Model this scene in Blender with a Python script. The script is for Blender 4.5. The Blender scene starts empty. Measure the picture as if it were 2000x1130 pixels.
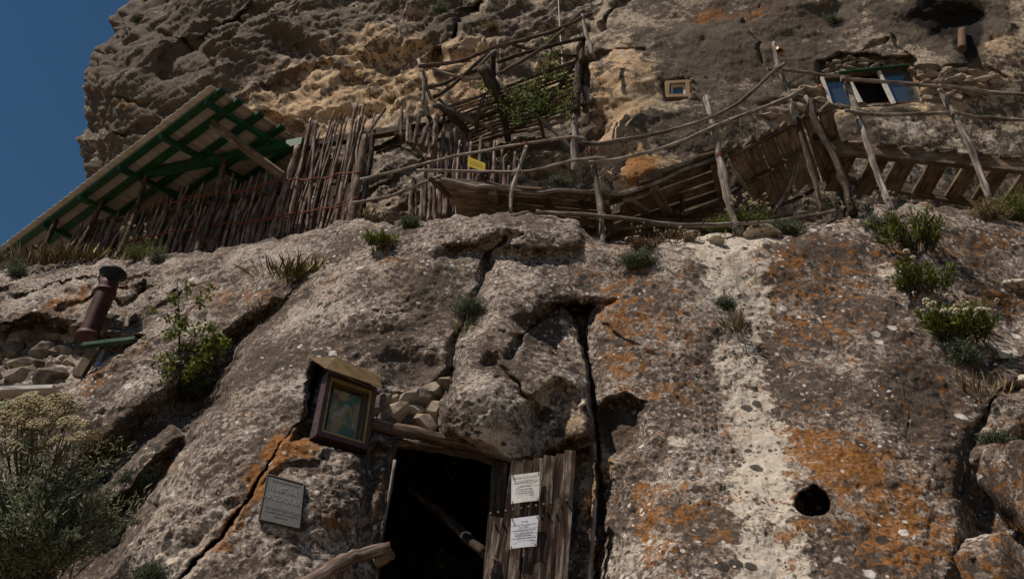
import bpy, bmesh, math, random
import numpy as np
from mathutils import Vector, Matrix

# ------------------------------------------------------------------ camera, sky, sun, exposure
scene = bpy.context.scene
COL = scene.collection
FPX = 1573.0                      # focal length in pixels of the 2000 px wide photograph
PITCH = math.radians(36.0)
CAM = np.array([0.0, 0.0, 1.6])
cam_data = bpy.data.cameras.new('camera')
cam_data.sensor_width = 36.0
cam_data.lens = 36.0 * FPX / 2000.0
cam_data.clip_start = 0.05
cam_data.clip_end = 2000.0
cam = bpy.data.objects.new('camera', cam_data)
cam.location = CAM
cam.rotation_euler = (math.pi / 2 + PITCH, 0, 0)
COL.objects.link(cam)
scene.camera = cam

SUN_EL, SUN_AZ = math.radians(60.5), math.radians(57.0)   # azimuth: degrees to the left of straight behind the camera
to_sun = Vector((-math.sin(SUN_AZ) * math.cos(SUN_EL), -math.cos(SUN_AZ) * math.cos(SUN_EL), math.sin(SUN_EL)))
world = bpy.data.worlds.new('World')
scene.world = world
world.use_nodes = True
wn = world.node_tree
sky = wn.nodes.new('ShaderNodeTexSky')
sky.sky_type = 'NISHITA'
sky.sun_disc = False
sky.sun_elevation = SUN_EL
sky.sun_rotation = math.atan2(to_sun.x, to_sun.y)
sky.altitude = 1200
sky.air_density = 1.0
sky.dust_density = 0.0
sky.ozone_density = 0.5
sky_hsv = wn.nodes.new('ShaderNodeHueSaturation')      # a polarised, deep blue summer sky
sky_hsv.inputs['Saturation'].default_value = 1.20
sky_hsv.inputs['Hue'].default_value = 0.490
wn.links.new(sky.outputs[0], sky_hsv.inputs['Color'])
wn.links.new(sky_hsv.outputs[0], wn.nodes['Background'].inputs[0])
wn.nodes['Background'].inputs[1].default_value = 0.050

sun_data = bpy.data.lights.new('sun', 'SUN')
sun_data.energy = 5.0
sun_data.angle = math.radians(0.55)
sun_data.color = (1.0, 0.91, 0.80)
sun = bpy.data.objects.new('sun', sun_data)
sun.rotation_euler = to_sun.to_track_quat('Z', 'Y').to_euler()
COL.objects.link(sun)

scene.view_settings.view_transform = 'Standard'
scene.view_settings.look = 'None'
scene.view_settings.exposure = 0.05
scene.view_settings.gamma = 1.0
scene.view_settings.use_curve_mapping = False

# ------------------------------------------------------------------ helpers
rng = random.Random(7)
SP, CP = math.sin(PITCH), math.cos(PITCH)

def ray_np(px, py):
    a = (np.asarray(px, float) - 1000.0) / FPX
    b = (565.0 - np.asarray(py, float)) / FPX
    return a, CP - b * SP, SP + b * CP

def P_np(px, py, Y):
    a, dy, dz = ray_np(px, py)
    s = np.asarray(Y, float) / dy
    return np.stack([CAM[0] + a * s, CAM[1] + dy * s, CAM[2] + dz * s], -1)

def P(px, py, Y):
    """world point seen at photograph pixel (px,py) and standing Y metres in front of the camera"""
    return Vector(P_np(px, py, Y))

def hash01(ix, iy, iz, seed):
    h = (ix.astype(np.int64) * 374761393 + iy.astype(np.int64) * 668265263 + iz.astype(np.int64) * 2147483647 + seed * 1274126177) & 0xFFFFFFFF
    h = ((h ^ (h >> 13)) * 1274126177) & 0xFFFFFFFF
    h = ((h ^ (h >> 16)) * 2246822519) & 0xFFFFFFFF
    h = h ^ (h >> 15)
    return (h & 0xFFFFFF) / float(0x1000000)

def vnoise(p, seed=0):
    """smooth gradient-like value noise in -1..1"""
    f = np.floor(p); u = p - f
    i = f.astype(np.int64)
    w = u * u * u * (u * (u * 6 - 15) + 10)
    res = np.zeros(p.shape[:-1])
    for dx in (0, 1):
        wx = w[..., 0] if dx else 1 - w[..., 0]
        for dy in (0, 1):
            wy = w[..., 1] if dy else 1 - w[..., 1]
            for dz in (0, 1):
                wz = w[..., 2] if dz else 1 - w[..., 2]
                h = hash01(i[..., 0] + dx, i[..., 1] + dy, i[..., 2] + dz, seed)
                th = h * 6.2831853 * 7.0
                g = np.cos(th) * (u[..., 0] - dx) + np.sin(th) * (u[..., 1] - dy) + np.cos(th * 1.7 + 1.0) * (u[..., 2] - dz)
                res += wx * wy * wz * g
    return res * 1.3

def fbm(p, octaves=5, gain=0.5, lac=2.03, seed=0, ridged=False):
    a, r, s = 1.0, 0.0, 0.0
    q = p.copy()
    for o in range(octaves):
        n = vnoise(q, seed + o * 17)
        if ridged:
            n = 1 - 2 * np.abs(n)
        r = r + a * n; s += a
        a *= gain; q = q * lac + 3.7
    return r / s

def facets(p, seed=0, tilt=0.8):
    """broken-rock facets: per Voronoi cell a tilted plane. returns (height, F2-F1)"""
    i = np.floor(p).astype(np.int64)
    f1 = np.full(p.shape[:-1], 9.0); f2 = np.full(p.shape[:-1], 9.0)
    hh = np.zeros(p.shape[:-1])
    for dx in (-1, 0, 1):
        for dy in (-1, 0, 1):
            for dz in (-1, 0, 1):
                a, b, c = i[..., 0] + dx, i[..., 1] + dy, i[..., 2] + dz
                r1 = hash01(a, b, c, seed); r2 = hash01(a, b, c, seed + 5); r3 = hash01(a, b, c, seed + 11)
                vx = p[..., 0] - a - r1; vy = p[..., 1] - b - r2; vz = p[..., 2] - c - r3
                d = np.sqrt(vx * vx + vy * vy + vz * vz)
                val = (r1 * 7.13 % 1) - 0.5 + tilt * (((r2 * 5.7) % 1 - .5) * vx + ((r3 * 9.1) % 1 - .5) * vy + ((r1 * 3.3) % 1 - .5) * vz) * 2
                m = d < f1
                f2 = np.where(m, f1, np.minimum(f2, d))
                hh = np.where(m, val, hh)
                f1 = np.where(m, d, f1)
    return hh, f2 - f1

def half(fn, p):
    """evaluate a slow noise on every second row and column, then interpolate back"""
    R, C = p.shape[:2]
    ri = np.unique(np.append(np.arange(0, R, 2), R - 1)); ci = np.unique(np.append(np.arange(0, C, 2), C - 1))
    v = fn(p[ri][:, ci])
    r = np.arange(R); k = np.clip(np.searchsorted(ri, r, 'right') - 1, 0, len(ri) - 2)
    w = ((r - ri[k]) / (ri[k + 1] - ri[k]))[:, None]
    v = v[k] * (1 - w) + v[k + 1] * w
    c = np.arange(C); k = np.clip(np.searchsorted(ci, c, 'right') - 1, 0, len(ci) - 2)
    w = ((c - ci[k]) / (ci[k + 1] - ci[k]))[None, :]
    return v[:, k] * (1 - w) + v[:, k + 1] * w

def blocks(p, seed, tilt, gap=.14):
    """facet relief with joints sunk between the blocks"""
    def f(q):
        h, e = facets(q, seed, tilt)
        s = smooth(e / gap)
        return h * s - .35 * (1 - s)
    return half(f, p)

def smooth(x):
    x = np.clip(x, 0, 1)
    return x * x * (3 - 2 * x)

def dist_line(X, Y, pts):
    """distance to a polyline, side (+ right of travel in image space), parameter 0..1"""
    best = np.full(X.shape, 1e9); side = np.zeros(X.shape); par = np.zeros(X.shape)
    pts = [tuple(map(float, q)) for q in pts]
    n = len(pts) - 1
    for k in range(n):
        (x0, y0), (x1, y1) = pts[k], pts[k + 1]
        ex, ey = x1 - x0, y1 - y0
        L = ex * ex + ey * ey
        t = np.clip(((X - x0) * ex + (Y - y0) * ey) / L, 0, 1)
        dx, dy = X - x0 - t * ex, Y - y0 - t * ey
        d = np.hypot(dx, dy)
        m = d < best
        best = np.where(m, d, best)
        side = np.where(m, np.sign(ex * dy - ey * dx), side)
        par = np.where(m, (k + t) / n, par)
    return best, side, par

def poly_sd(X, Y, pts):
    """signed distance to polygon, negative inside"""
    d, _, _ = dist_line(X, Y, list(pts) + [pts[0]])
    ins = np.zeros(X.shape, bool)
    n = len(pts)
    for k in range(n):
        (x0, y0), (x1, y1) = pts[k], pts[(k + 1) % n]
        if y0 == y1: continue
        c = ((y0 > Y) != (y1 > Y)) & (X < (x1 - x0) * (Y - y0) / (y1 - y0) + x0)
        ins ^= c
    return np.where(ins, -d, d)

def tps(ctrl, X, Y):
    c = np.array(ctrl, float)
    xy = c[:, :2] / 500.0; v = c[:, 2]
    n = len(c)
    def U(r2): return 0.5 * r2 * np.log(r2 + 1e-9)
    K = U(((xy[:, None] - xy[None]) ** 2).sum(-1)) + np.eye(n) * 0.004
    A = np.zeros((n + 3, n + 3)); A[:n, :n] = K; A[:n, n] = 1; A[:n, n + 1:] = xy; A[n, :n] = 1; A[n + 1:, :n] = xy.T
    w = np.linalg.solve(A, np.concatenate([v, np.zeros(3)]))
    x, y = X / 500.0, Y / 500.0
    r = w[n] + w[n + 1] * x + w[n + 2] * y
    for k in range(n):
        r = r + w[k] * U((x - xy[k, 0]) ** 2 + (y - xy[k, 1]) ** 2)
    return r

def grid_mesh(name, Pts, mask=None, material=None):
    R, C = Pts.shape[:2]
    me = bpy.data.meshes.new(name)
    nv = R * C
    me.vertices.add(nv)
    me.vertices.foreach_set('co', Pts.reshape(-1).astype(np.float32))
    idx = np.arange(nv).reshape(R, C)
    q = np.stack([idx[:-1, :-1], idx[:-1, 1:], idx[1:, 1:], idx[1:, :-1]], -1).reshape(-1, 4)
    nf = len(q)
    me.loops.add(nf * 4); me.polygons.add(nf)
    me.loops.foreach_set('vertex_index', q.reshape(-1).astype(np.int32))
    me.polygons.foreach_set('loop_start', (np.arange(nf) * 4).astype(np.int32))
    me.polygons.foreach_set('loop_total', np.full(nf, 4, np.int32))
    me.polygons.foreach_set('use_smooth', np.ones(nf, bool))
    if mask is not None:
        at = me.attributes.new('mask', 'FLOAT_COLOR', 'POINT')
        at.data.foreach_set('color', mask.reshape(-1).astype(np.float32))
    me.update(calc_edges=True)
    o = bpy.data.objects.new(name, me)
    COL.objects.link(o)
    if material: me.materials.append(material)
    return o

# ------------------------------------------------------------------ materials
class NT:
    """small helper for node materials"""
    def __init__(s, name):
        s.m = bpy.data.materials.new(name); s.m.use_nodes = True
        s.t = s.m.node_tree
        s.b = s.t.nodes['Principled BSDF']
    def n(s, typ, **kw):
        nd = s.t.nodes.new(typ)
        for k, v in kw.items(): setattr(nd, k, v)
        return nd
    def l(s, a, b): s.t.links.new(a, b)
    def inp(s, sock, v):
        if isinstance(v, bpy.types.NodeSocket): s.l(v, sock)
        else: sock.default_value = v
    def noise(s, vec, scale, detail=4, rough=0.55, dist=0.0, out=0):
        nd = s.n('ShaderNodeTexNoise')
        s.l(vec, nd.inputs['Vector'])
        nd.inputs['Scale'].default_value = scale; nd.inputs['Detail'].default_value = detail
        nd.inputs['Roughness'].default_value = rough; nd.inputs['Distortion'].default_value = dist
        return nd.outputs[out]
    def voro(s, vec, scale, feature='F1', out='Distance', rnd=1.0):
        nd = s.n('ShaderNodeTexVoronoi', feature=feature)
        s.l(vec, nd.inputs['Vector']); nd.inputs['Scale'].default_value = scale
        nd.inputs['Randomness'].default_value = rnd
        return nd.outputs[out]
    def math(s, op, a, b=None, c=None, clamp=False):
        nd = s.n('ShaderNodeMath', operation=op); nd.use_clamp = clamp
        s.inp(nd.inputs[0], a)
        if b is not None: s.inp(nd.inputs[1], b)
        if c is not None: s.inp(nd.inputs[2], c)
        return nd.outputs[0]
    def ramp(s, v, lo, hi, a=0.0, b=1.0):
        nd = s.n('ShaderNodeMapRange', interpolation_type='SMOOTHSTEP')
        s.inp(nd.inputs[0], v); s.inp(nd.inputs[1], lo); s.inp(nd.inputs[2], hi)
        nd.inputs[3].default_value = a; nd.inputs[4].default_value = b
        return nd.outputs[0]
    def mix(s, f, a, b):
        nd = s.n('ShaderNodeMix', data_type='RGBA')
        s.inp(nd.inputs[0], f)
        for sock, v in ((nd.inputs[6], a), (nd.inputs[7], b)):
            if isinstance(v, bpy.types.NodeSocket): s.l(v, sock)
            else: sock.default_value = (*v, 1.0) if len(v) == 3 else v
        return nd.outputs[2]
    def cramp(s, v, stops):
        nd = s.n('ShaderNodeValToRGB')
        e = nd.color_ramp.elements
        e[0].position, e[0].color = stops[0][0], (*stops[0][1], 1)
        e[1].position, e[1].color = stops[-1][0], (*stops[-1][1], 1)
        for p, c in stops[1:-1]:
            k = e.new(p); k.color = (*c, 1)
        s.l(v, nd.inputs[0])
        return nd.outputs[0]
    def vadd(s, a, b, op='ADD', scale=None):
        nd = s.n('ShaderNodeVectorMath', operation=op)
        s.inp(nd.inputs[0], a)
        if b is not None: s.inp(nd.inputs[1], b)
        if scale is not None: nd.inputs['Scale'].default_value = scale
        return nd.outputs[0]
    def bump(s, h, strength, dist, normal=None):
        nd = s.n('ShaderNodeBump')
        nd.inputs['Strength'].default_value = strength; nd.inputs['Distance'].default_value = dist
        s.l(h, nd.inputs['Height'])
        if normal is not None: s.l(normal, nd.inputs['Normal'])
        return nd.outputs[0]
    def finish(s, color, rough=0.9, normal=None, spec=0.25):
        s.inp(s.b.inputs['Base Color'], color if isinstance(color, bpy.types.NodeSocket) else (*color, 1))
        s.inp(s.b.inputs['Roughness'], rough)
        s.b.inputs['Specular IOR Level'].default_value = spec
        if normal is not None: s.l(normal, s.b.inputs['Normal'])
        return s.m
def rock_material(name, lower):
    t = NT(name)
    geo = t.n('ShaderNodeNewGeometry')
    pos = geo.outputs['Position']
    at = t.n('ShaderNodeAttribute', attribute_name='mask')
    sep = t.n('ShaderNodeSeparateColor'); t.l(at.outputs['Color'], sep.inputs[0])
    orange, pale, warm, dark = sep.outputs[0], sep.outputs[1], sep.outputs[2], at.outputs['Alpha']
    # warped coordinates for lichen blotches
    wv = t.n('ShaderNodeTexNoise'); t.l(pos, wv.inputs['Vector']); wv.inputs['Scale'].default_value = 9; wv.inputs['Detail'].default_value = 5
    wc = t.vadd(t.vadd(wv.outputs['Color'], (0.5, 0.5, 0.5), 'SUBTRACT'), None, 'SCALE', 0.16)
    wp = t.vadd(pos, wc)
    n_big = t.noise(pos, 1.7, 5, 0.6)
    n_mid = t.noise(wp, 6.5, 8, 0.68)
    n_fine = t.noise(pos, 42, 6, 0.7)
    n_grain = t.noise(pos, 150, 3, 0.6)
    n_a = t.noise(t.vadd(wp, (3.1, 8.7, 1.9)), 19.0 if lower else 7.5, 7, 0.70)
    n_b = t.noise(t.vadd(pos, (7.7, 2.3, 5.1)), 34.0 if lower else 18.0, 6, 0.70)
    big = t.math('SUBTRACT', n_big, .5)
    if lower:
        ground_, darkc, lightc = t.cramp(n_fine, [(.32, (.088, .064, .050)), (.5, (.184, .141, .113)), (.68, (.305, .246, .202))]), t.cramp(n_fine, [(.3, (.022, .016, .013)), (.7, (.085, .063, .050))]), t.cramp(n_fine, [(.3, (.25, .213, .182)), (.7, (.46, .405, .355))])
        kd, kl = .446, .540
    else:
        ground_, darkc, lightc = t.cramp(n_fine, [(.3, (.125, .094, .068)), (.5, (.24, .187, .138)), (.7, (.37, .300, .228))]), t.cramp(n_fine, [(.3, (.026, .020, .016)), (.7, (.105, .082, .063))]), t.cramp(n_fine, [(.3, (.27, .225, .17)), (.7, (.48, .41, .32))])
        kd, kl = .446, .565
    # warm limestone
    wm = t.cramp(n_mid, [(0.28, (.14, .085, .045)), (0.45, (.33, .215, .12)), (0.6, (.47, .33, .20)), (0.75, (.58, .45, .31))])
    wf = t.ramp(t.math('ADD', warm, t.math('MULTIPLY', big, .9)), .25, .70)
    col = t.mix(wf, ground_, wm)
    # light and dark lichen crusts with ragged borders; dark also carries painted shade
    lf = t.ramp(t.math('SUBTRACT', t.math('ADD', n_b, t.math('MULTIPLY', big, .50)), t.math('MULTIPLY', dark, .25)), kl, kl + .02)
    col = t.mix(t.math('MULTIPLY', lf, .85), col, lightc)
    # pale washed stone; the mask also carries a little painted light
    pm = t.cramp(n_fine, [(0.28, (.27, .225, .182)), (0.46, (.42, .36, .295)), (0.7, (.54, .47, .395))])
    pf = t.ramp(t.math('ADD', pale, t.math('MULTIPLY', t.math('SUBTRACT', n_mid, .5), 1.6)), .36, .50)
    col = t.mix(pf, col, pm)
    keep = t.math('SUBTRACT', 1.0, t.math('ADD', t.math('MULTIPLY', pf, .10), t.math('MULTIPLY', wf, .06)))
    da = t.math('ADD', t.math('ADD', n_a, t.math('MULTIPLY', dark, .30)), t.math('MULTIPLY', big, -.60))
    dthr = t.math('SUBTRACT', 1.0 + kd + .055, keep)
    df = t.ramp(t.math('SUBTRACT', da, dthr), -.012, .016)
    col = t.mix(t.math('MULTIPLY', df, .86), col, darkc)
    # soot
    col = t.mix(t.ramp(t.math('ADD', dark, t.math('MULTIPLY', t.math('SUBTRACT', n_mid, .5), 1.2)), .75, 1.05, 0, .95), col, (.010, .008, .007))
    # orange lichen
    n_or = t.noise(wp, 10.5, 10, 0.78)
    of = t.ramp(t.math('ADD', orange, t.math('MULTIPLY', t.math('SUBTRACT', n_or, .5), 3.2)), .40, .52)
    oc = t.cramp(n_fine, [(0.28, (.060, .022, .008)), (0.46, (.17, .062, .012)), (0.6, (.27, .115, .022)), (0.74, (.36, .20, .06))])
    col = t.mix(t.math('MULTIPLY', of, .80), col, oc)
    # scattered round lichens: dark and white rosettes
    if lower:
        for sc, thr, c1, seedv, amt in ((11.0, .27, (.030, .025, .022), (1.3, 7.1, 2.2), .9), (25.0, .25, (.040, .033, .029), (9.3, 1.1, 4.4), .85), (6.5, .15, (.52, .48, .44), (4.0, 3.0, 8.0), .85), (19.0, .20, (.52, .47, .42), (5.5, 2.2, 6.1), .8)):
            vv = t.n('ShaderNodeTexVoronoi', feature='F1')
            t.l(t.vadd(t.vadd(pos, t.vadd(wc, None, 'SCALE', 0.35)), seedv), vv.inputs['Vector']); vv.inputs['Scale'].default_value = sc
            sepc = t.n('ShaderNodeSeparateColor'); t.l(vv.outputs['Color'], sepc.inputs[0])
            radius = t.math('MULTIPLY', t.ramp(sepc.outputs[0], .35, 1.0), thr * 1.6)
            edge = t.math('SUBTRACT', t.math('MULTIPLY', radius, t.ramp(t.noise(t.vadd(pos, seedv), 2.3, 2, .6), .40, .62, .15, 1.25)), vv.outputs['Distance'])
            f = t.ramp(t.math('ADD', edge, t.math('MULTIPLY', t.math('SUBTRACT', n_fine, .5), .22)), 0.0, .07, 0, amt)
            col = t.mix(f, col, c1)
    h = t.math('ADD', t.math('MULTIPLY', n_fine, .6), t.math('MULTIPLY', n_grain, .25))
    h = t.math('SUBTRACT', t.math('ADD', h, t.math('MULTIPLY', n_mid, .40)), t.math('MULTIPLY', df, .10))
    nb = t.bump(h, 0.45 if lower else .55, 0.022)
    return t.finish(col, .95, nb, .12)

MAT_LOW = rock_material('lichen_rock', True)
MAT_CLIFF = rock_material('limestone_cliff', False)

# ------------------------------------------------------------------ lower rock slope
EDGE = [(-1200, 600), (-400, 552), (-60, 535), (0, 522), (60, 520), (150, 508), (300, 500), (400, 491), (500, 473), (600, 449), (700, 429), (760, 436), (830, 430), (900, 418),
        (1000, 413), (1085, 418), (1130, 434), (1165, 462), (1210, 473), (1330, 462), (1450, 456), (1500, 447), (1560, 444), (1640, 425), (1700, 408), (1760, 400), (1830, 398),
        (1900, 410), (1960, 420), (2100, 425), (2500, 430), (3400, 440)]
EX = np.array([e[0] for e in EDGE], float); EY = np.array([e[1] for e in EDGE], float)
EDGE_Y = [(-400, 9.0), (0, 8.2), (150, 7.95), (300, 7.55), (420, 7.2), (560, 6.8), (700, 6.45), (900, 6.15), (1180, 5.95), (1440, 5.95), (1700, 6.15), (2000, 6.4), (2500, 6.8)]

def edge_py(px): return np.interp(px, EX, EY)
def edge_Y(px): return np.interp(px, [e[0] for e in EDGE_Y], [e[1] for e in EDGE_Y])

px1 = np.concatenate([np.arange(-1100, -330, 32.0), np.arange(-330, -20, 9.0), np.arange(-20, 2020, 2.0), np.arange(2020, 2330, 9.0), np.arange(2330, 3300, 32.0)])
tt = np.concatenate([np.linspace(0, 1, 352)[:-1], np.linspace(1, 1.3, 16)])     # 1 = bottom of the frame
PX = np.broadcast_to(px1[None, :], (len(tt), len(px1))).copy()
epy = edge_py(px1)
epy = epy + 3.0 * np.sin(px1 / 17.0) * np.sin(px1 / 41.0 + 1) + 2.0 * np.sin(px1 / 7.3 + 2)
PY = epy[None, :] + (1140 - epy)[None, :] * tt[:, None]

low_ctrl = []
for y, row in ((1300, [(-300, 5.4), (0, 5.05), (200, 4.75), (400, 4.4), (560, 4.25), (750, 4.6), (1000, 4.75), (1170, 4.6), (1250, 4.3), (1600, 4.2), (1900, 4.2), (2300, 4.3)]),
               (1130, [(-300, 5.9), (0, 5.4), (200, 5.1), (400, 4.75), (560, 4.6), (750, 4.95), (1000, 5.05), (1170, 4.9), (1250, 4.62), (1600, 4.5), (1900, 4.5), (2300, 4.6)]),
               (900, [(-300, 6.5), (0, 5.9), (200, 5.55), (400, 5.2), (560, 5.0), (700, 5.1), (900, 5.25), (1100, 5.2), (1250, 5.02), (1600, 4.95), (2000, 5.05), (2300, 5.2)]),
               (700, [(-300, 7.3), (0, 6.7), (200, 6.3), (400, 5.85), (600, 5.5), (800, 5.42), (1000, 5.38), (1200, 5.42), (1600, 5.4), (2000, 5.55), (2300, 5.7)]),
               (560, [(-300, 8.3), (0, 7.5), (200, 7.1), (400, 6.6), (600, 6.1), (800, 5.82), (1000, 5.7), (1200, 5.72), (1600, 5.72), (2000, 5.95), (2300, 6.1)])):
    low_ctrl += [(x, y, d) for x, d in row]
for x in (-300, 0, 150, 300, 420, 560, 700, 900, 1050, 1180, 1440, 1700, 2000, 2300):
    low_ctrl.append((x, float(edge_py(x)), float(edge_Y(x)) - .22))
Yb = tps(low_ctrl, np.clip(PX, -420, 2420), PY) + .0012 * np.maximum(-420 - PX, 0)
de = PY - epy[None, :]
Yb = Yb + 0.34 * np.exp(-np.maximum(de, 0) / 16.0)
B0 = P_np(PX, PY, Yb)
gx = np.gradient(B0, axis=1); gy = np.gradient(B0, axis=0)
N0 = np.cross(gx, gy); N0 /= np.linalg.norm(N0, axis=-1, keepdims=True) + 1e-9
if N0[200, 600, 1] > 0: N0 = -N0

# irregular edges for every feature: jitter the lookup coordinates
J1 = half(lambda q: fbm(q * 2.2, 4, .55, seed=3), B0); J2 = half(lambda q: fbm(q * 2.2 + 31.0, 4, .55, seed=9), B0)
J3 = half(lambda q: fbm(q * 11, 3, .6, seed=13), B0); J4 = half(lambda q: fbm(q * 11 + 9, 3, .6, seed=19), B0)
QX, QY = PX + 15 * J1 + 7 * J3, PY + 15 * J2 + 7 * J4
D = np.zeros_like(PX)

def roi(pts, pad):
    xs = [p[0] for p in pts]; ys = [p[1] for p in pts]
    m = (PX[0] > min(xs) - pad) & (PX[0] < max(xs) + pad)
    c = np.where(m)[0]
    return slice(None), slice(c[0], c[-1] + 1)

def crack(pts, width, depth, taper=True, exact=False):
    r = roi(pts, width * 5 + 20)
    X, Y = (PX[r], PY[r]) if exact else (QX[r], QY[r])
    d, s, t = dist_line(X, Y, pts)
    w = width * (0.55 + 0.45 * np.sin(t * 9 + 1)) if taper else width
    D[r] += depth * np.exp(-(d / w) ** 2)

def step(pts, amount, soft, fall=None, endfade=0.12):
    """surface right of the travelled line drops back by amount"""
    r = roi(pts, 3 * (fall or 200) + soft)
    d, s, t = dist_line(QX[r], QY[r], pts)
    v = smooth((d * s) / soft)
    if fall: v = v * np.exp(-np.maximum(d - soft, 0) / fall)
    v = v * smooth(t / endfade + .02) * smooth((1 - t) / endfade + .02)
    D[r] += amount * v

def poly(pts, amount, soft, exact=False):
    r = roi(pts, soft * 2 + 30)
    X, Y = (PX[r], PY[r]) if exact else (QX[r], QY[r])
    sd = poly_sd(X, Y, pts)
    D[r] += amount * smooth(.5 - sd / (2 * soft))

def blob(cx, cy, rx, ry, rot, amount):
    c, s = math.cos(math.radians(rot)), math.sin(math.radians(rot))
    u = ((QX - cx) * c + (QY - cy) * s) / rx; v = (-(QX - cx) * s + (QY - cy) * c) / ry
    D[...] += amount * np.exp(-(u * u + v * v))

# big forms -------------------------------------------------------------
# gully left of the big slab
poly([(545, 600), (480, 668), (430, 750), (385, 850), (310, 965), (240, 1065), (180, 1160), (60, 1300), (-60, 1250), (60, 1080), (170, 900), (290, 800), (360, 740), (400, 690), (470, 640)], .42, 26)
blob(370, 770, 60, 38, -40, .28)
blob(150, 900, 90, 120, 0, .22)
step([(560, 590), (480, 668), (430, 750), (385, 850), (310, 965), (240, 1065), (170, 1170)], .16, 10, 60)
# thin fin of rock inside the gully
poly([(330, 820), (350, 850), (260, 950), (190, 1010), (180, 985), (250, 900)], -.28, 14)
# recessed masonry alcove at the far left
poly([(-300, 655), (0, 640), (90, 628), (150, 640), (185, 655), (275, 652), (262, 676), (205, 708), (130, 768), (60, 775), (-300, 775)], .55, 9)
step([(330, 605), (285, 640), (262, 676), (205, 708), (130, 768)], .12, 6, 60)
# bedding breaks on the upper left
crack([(-100, 640), (0, 632), (80, 622), (150, 632)], 7, .14)
crack([(-100, 560), (30, 575), (140, 548), (230, 560), (290, 540)], 9, .10)
crack([(120, 600), (200, 572), (240, 590), (300, 560)], 8, .12)
crack([(225, 640), (262, 628), (300, 596), (330, 590), (350, 570)], 9, .10)
step([(290, 545), (300, 575), (280, 600), (240, 640)], .18, 10, 50)
crack([(540, 598), (575, 572), (600, 545)], 10, .07)
# the long crack beside the plaque rock, widening to a cave beside the shrine
crack([(628, 705), (616, 752), (600, 800), (560, 850), (505, 935), (446, 1025), (376, 1106), (330, 1160)], 3.8, .28)
step([(628, 705), (616, 752), (600, 800), (560, 850), (505, 935), (446, 1025), (376, 1106), (310, 1200)][::-1], -.10, 8, 130)
poly([(612, 706), (650, 712), (735, 760), (732, 800), (710, 885), (640, 868), (575, 855), (598, 800)], .34, 10)
# plaque rock and its stepped shoulders
blob(600, 970, 120, 110, 10, -.20)
poly([(505, 940), (555, 850), (605, 850), (640, 880), (625, 900), (560, 905), (520, 925)], -.07, 8)
poly([(715, 890), (712, 960), (700, 1060), (660, 1150), (640, 1300), (760, 1300), (745, 1060), (770, 870), (735, 862)], .17, 10)
blob(742, 960, 16, 90, 8, -.13)
# overhanging lip of the big slab right of the shrine, stones tucked under it
poly([(745, 772), (800, 776), (848, 756), (880, 715), (886, 760), (862, 800), (858, 845), (770, 850), (722, 822), (730, 785)], .24, 14)
poly([(760, 690), (830, 690), (868, 705), (846, 750), (800, 770), (748, 760)], .10, 26)
blob(700, 590, 150, 90, -20, -.26)
# channel between the big slab and the central rock
crack([(885, 735), (880, 690), (900, 640), (915, 600), (938, 560), (955, 520), (950, 490)], 11, .13)
crack([(955, 520), (958, 488), (990, 460), (1020, 455)], 10, .10)
crack([(870, 500), (905, 482), (950, 476), (985, 470)], 16, .12)
step([(1150, 455), (1090, 478), (1000, 470), (960, 480), (900, 470), (860, 480)][::-1], .10, 12, 60)
blob(990, 445, 140, 32, 3, -.16)
# central wedge boulder over the doorway
poly([(905, 668), (962, 625), (1030, 640), (1085, 690), (1120, 720), (1148, 790), (1146, 850), (1060, 880), (1003, 903), (945, 875), (868, 852), (858, 812), (885, 742)], -.24, 12)
crack([(960, 700), (1010, 745), (1040, 800), (1035, 850)], 16, .13)
poly([(1040, 790), (1090, 745), (1135, 770), (1150, 860), (1080, 890), (1040, 870)], .16, 12)
blob(940, 770, 80, 80, 0, -.22)
blob(450, 860, 90, 190, 35, -.16)
blob(1010, 590, 80, 55, -30, -.22)
crack([(1000, 690), (1020, 650), (1070, 610), (1100, 596)], 10, .13)
# vertical cleft between the doorway rocks and the right-hand face
poly([(1104, 604), (1130, 598), (1160, 600), (1148, 612), (1143, 625), (1146, 690), (1158, 770), (1166, 880), (1174, 1000), (1186, 1300), (1160, 1300), (1163, 1000), (1161, 880), (1154, 800), (1143, 720), (1132, 650)], .40, 5)
poly([(1000, 640), (1060, 610), (1104, 598), (1150, 598), (1145, 700), (1150, 760), (1100, 720), (1050, 690)], .16, 26)
poly([(1095, 600), (1140, 590), (1200, 592), (1192, 602), (1150, 612), (1110, 612)], .10, 9)
step([(1180, 592), (1143, 612), (1142, 690), (1155, 770), (1162, 880), (1170, 1000), (1180, 1300)][::-1], .16, 8, 40)
poly([(1060, 885), (1100, 880), (1150, 870), (1160, 1000), (1172, 1300), (1080, 1300)], .30, 8)
blob(1135, 960, 20, 70, 0, -.16)
# niche and hollows on the right-hand face
poly([(1165, 800), (1190, 776), (1225, 772), (1262, 790), (1258, 835), (1240, 880), (1210, 886), (1186, 880), (1170, 850)], .24, 13)
blob(1185, 905, 12, 30, 0, -.06)
poly([(1176, 880), (1196, 900), (1210, 990), (1200, 1070), (1186, 1000), (1172, 940)], .07, 14)
step([(1215, 890), (1225, 960), (1215, 1060), (1225, 1200)][::-1], .03, 30, 60)
hole = [(1585 + 33 * math.cos(a) * (1 + .05 * math.sin(3 * a)), 978 + 29 * math.sin(a) * (1 + .06 * math.cos(2 * a))) for a in np.linspace(0, 2 * math.pi, 18)[:-1]]
poly(hole, .42, 3.5)
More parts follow.
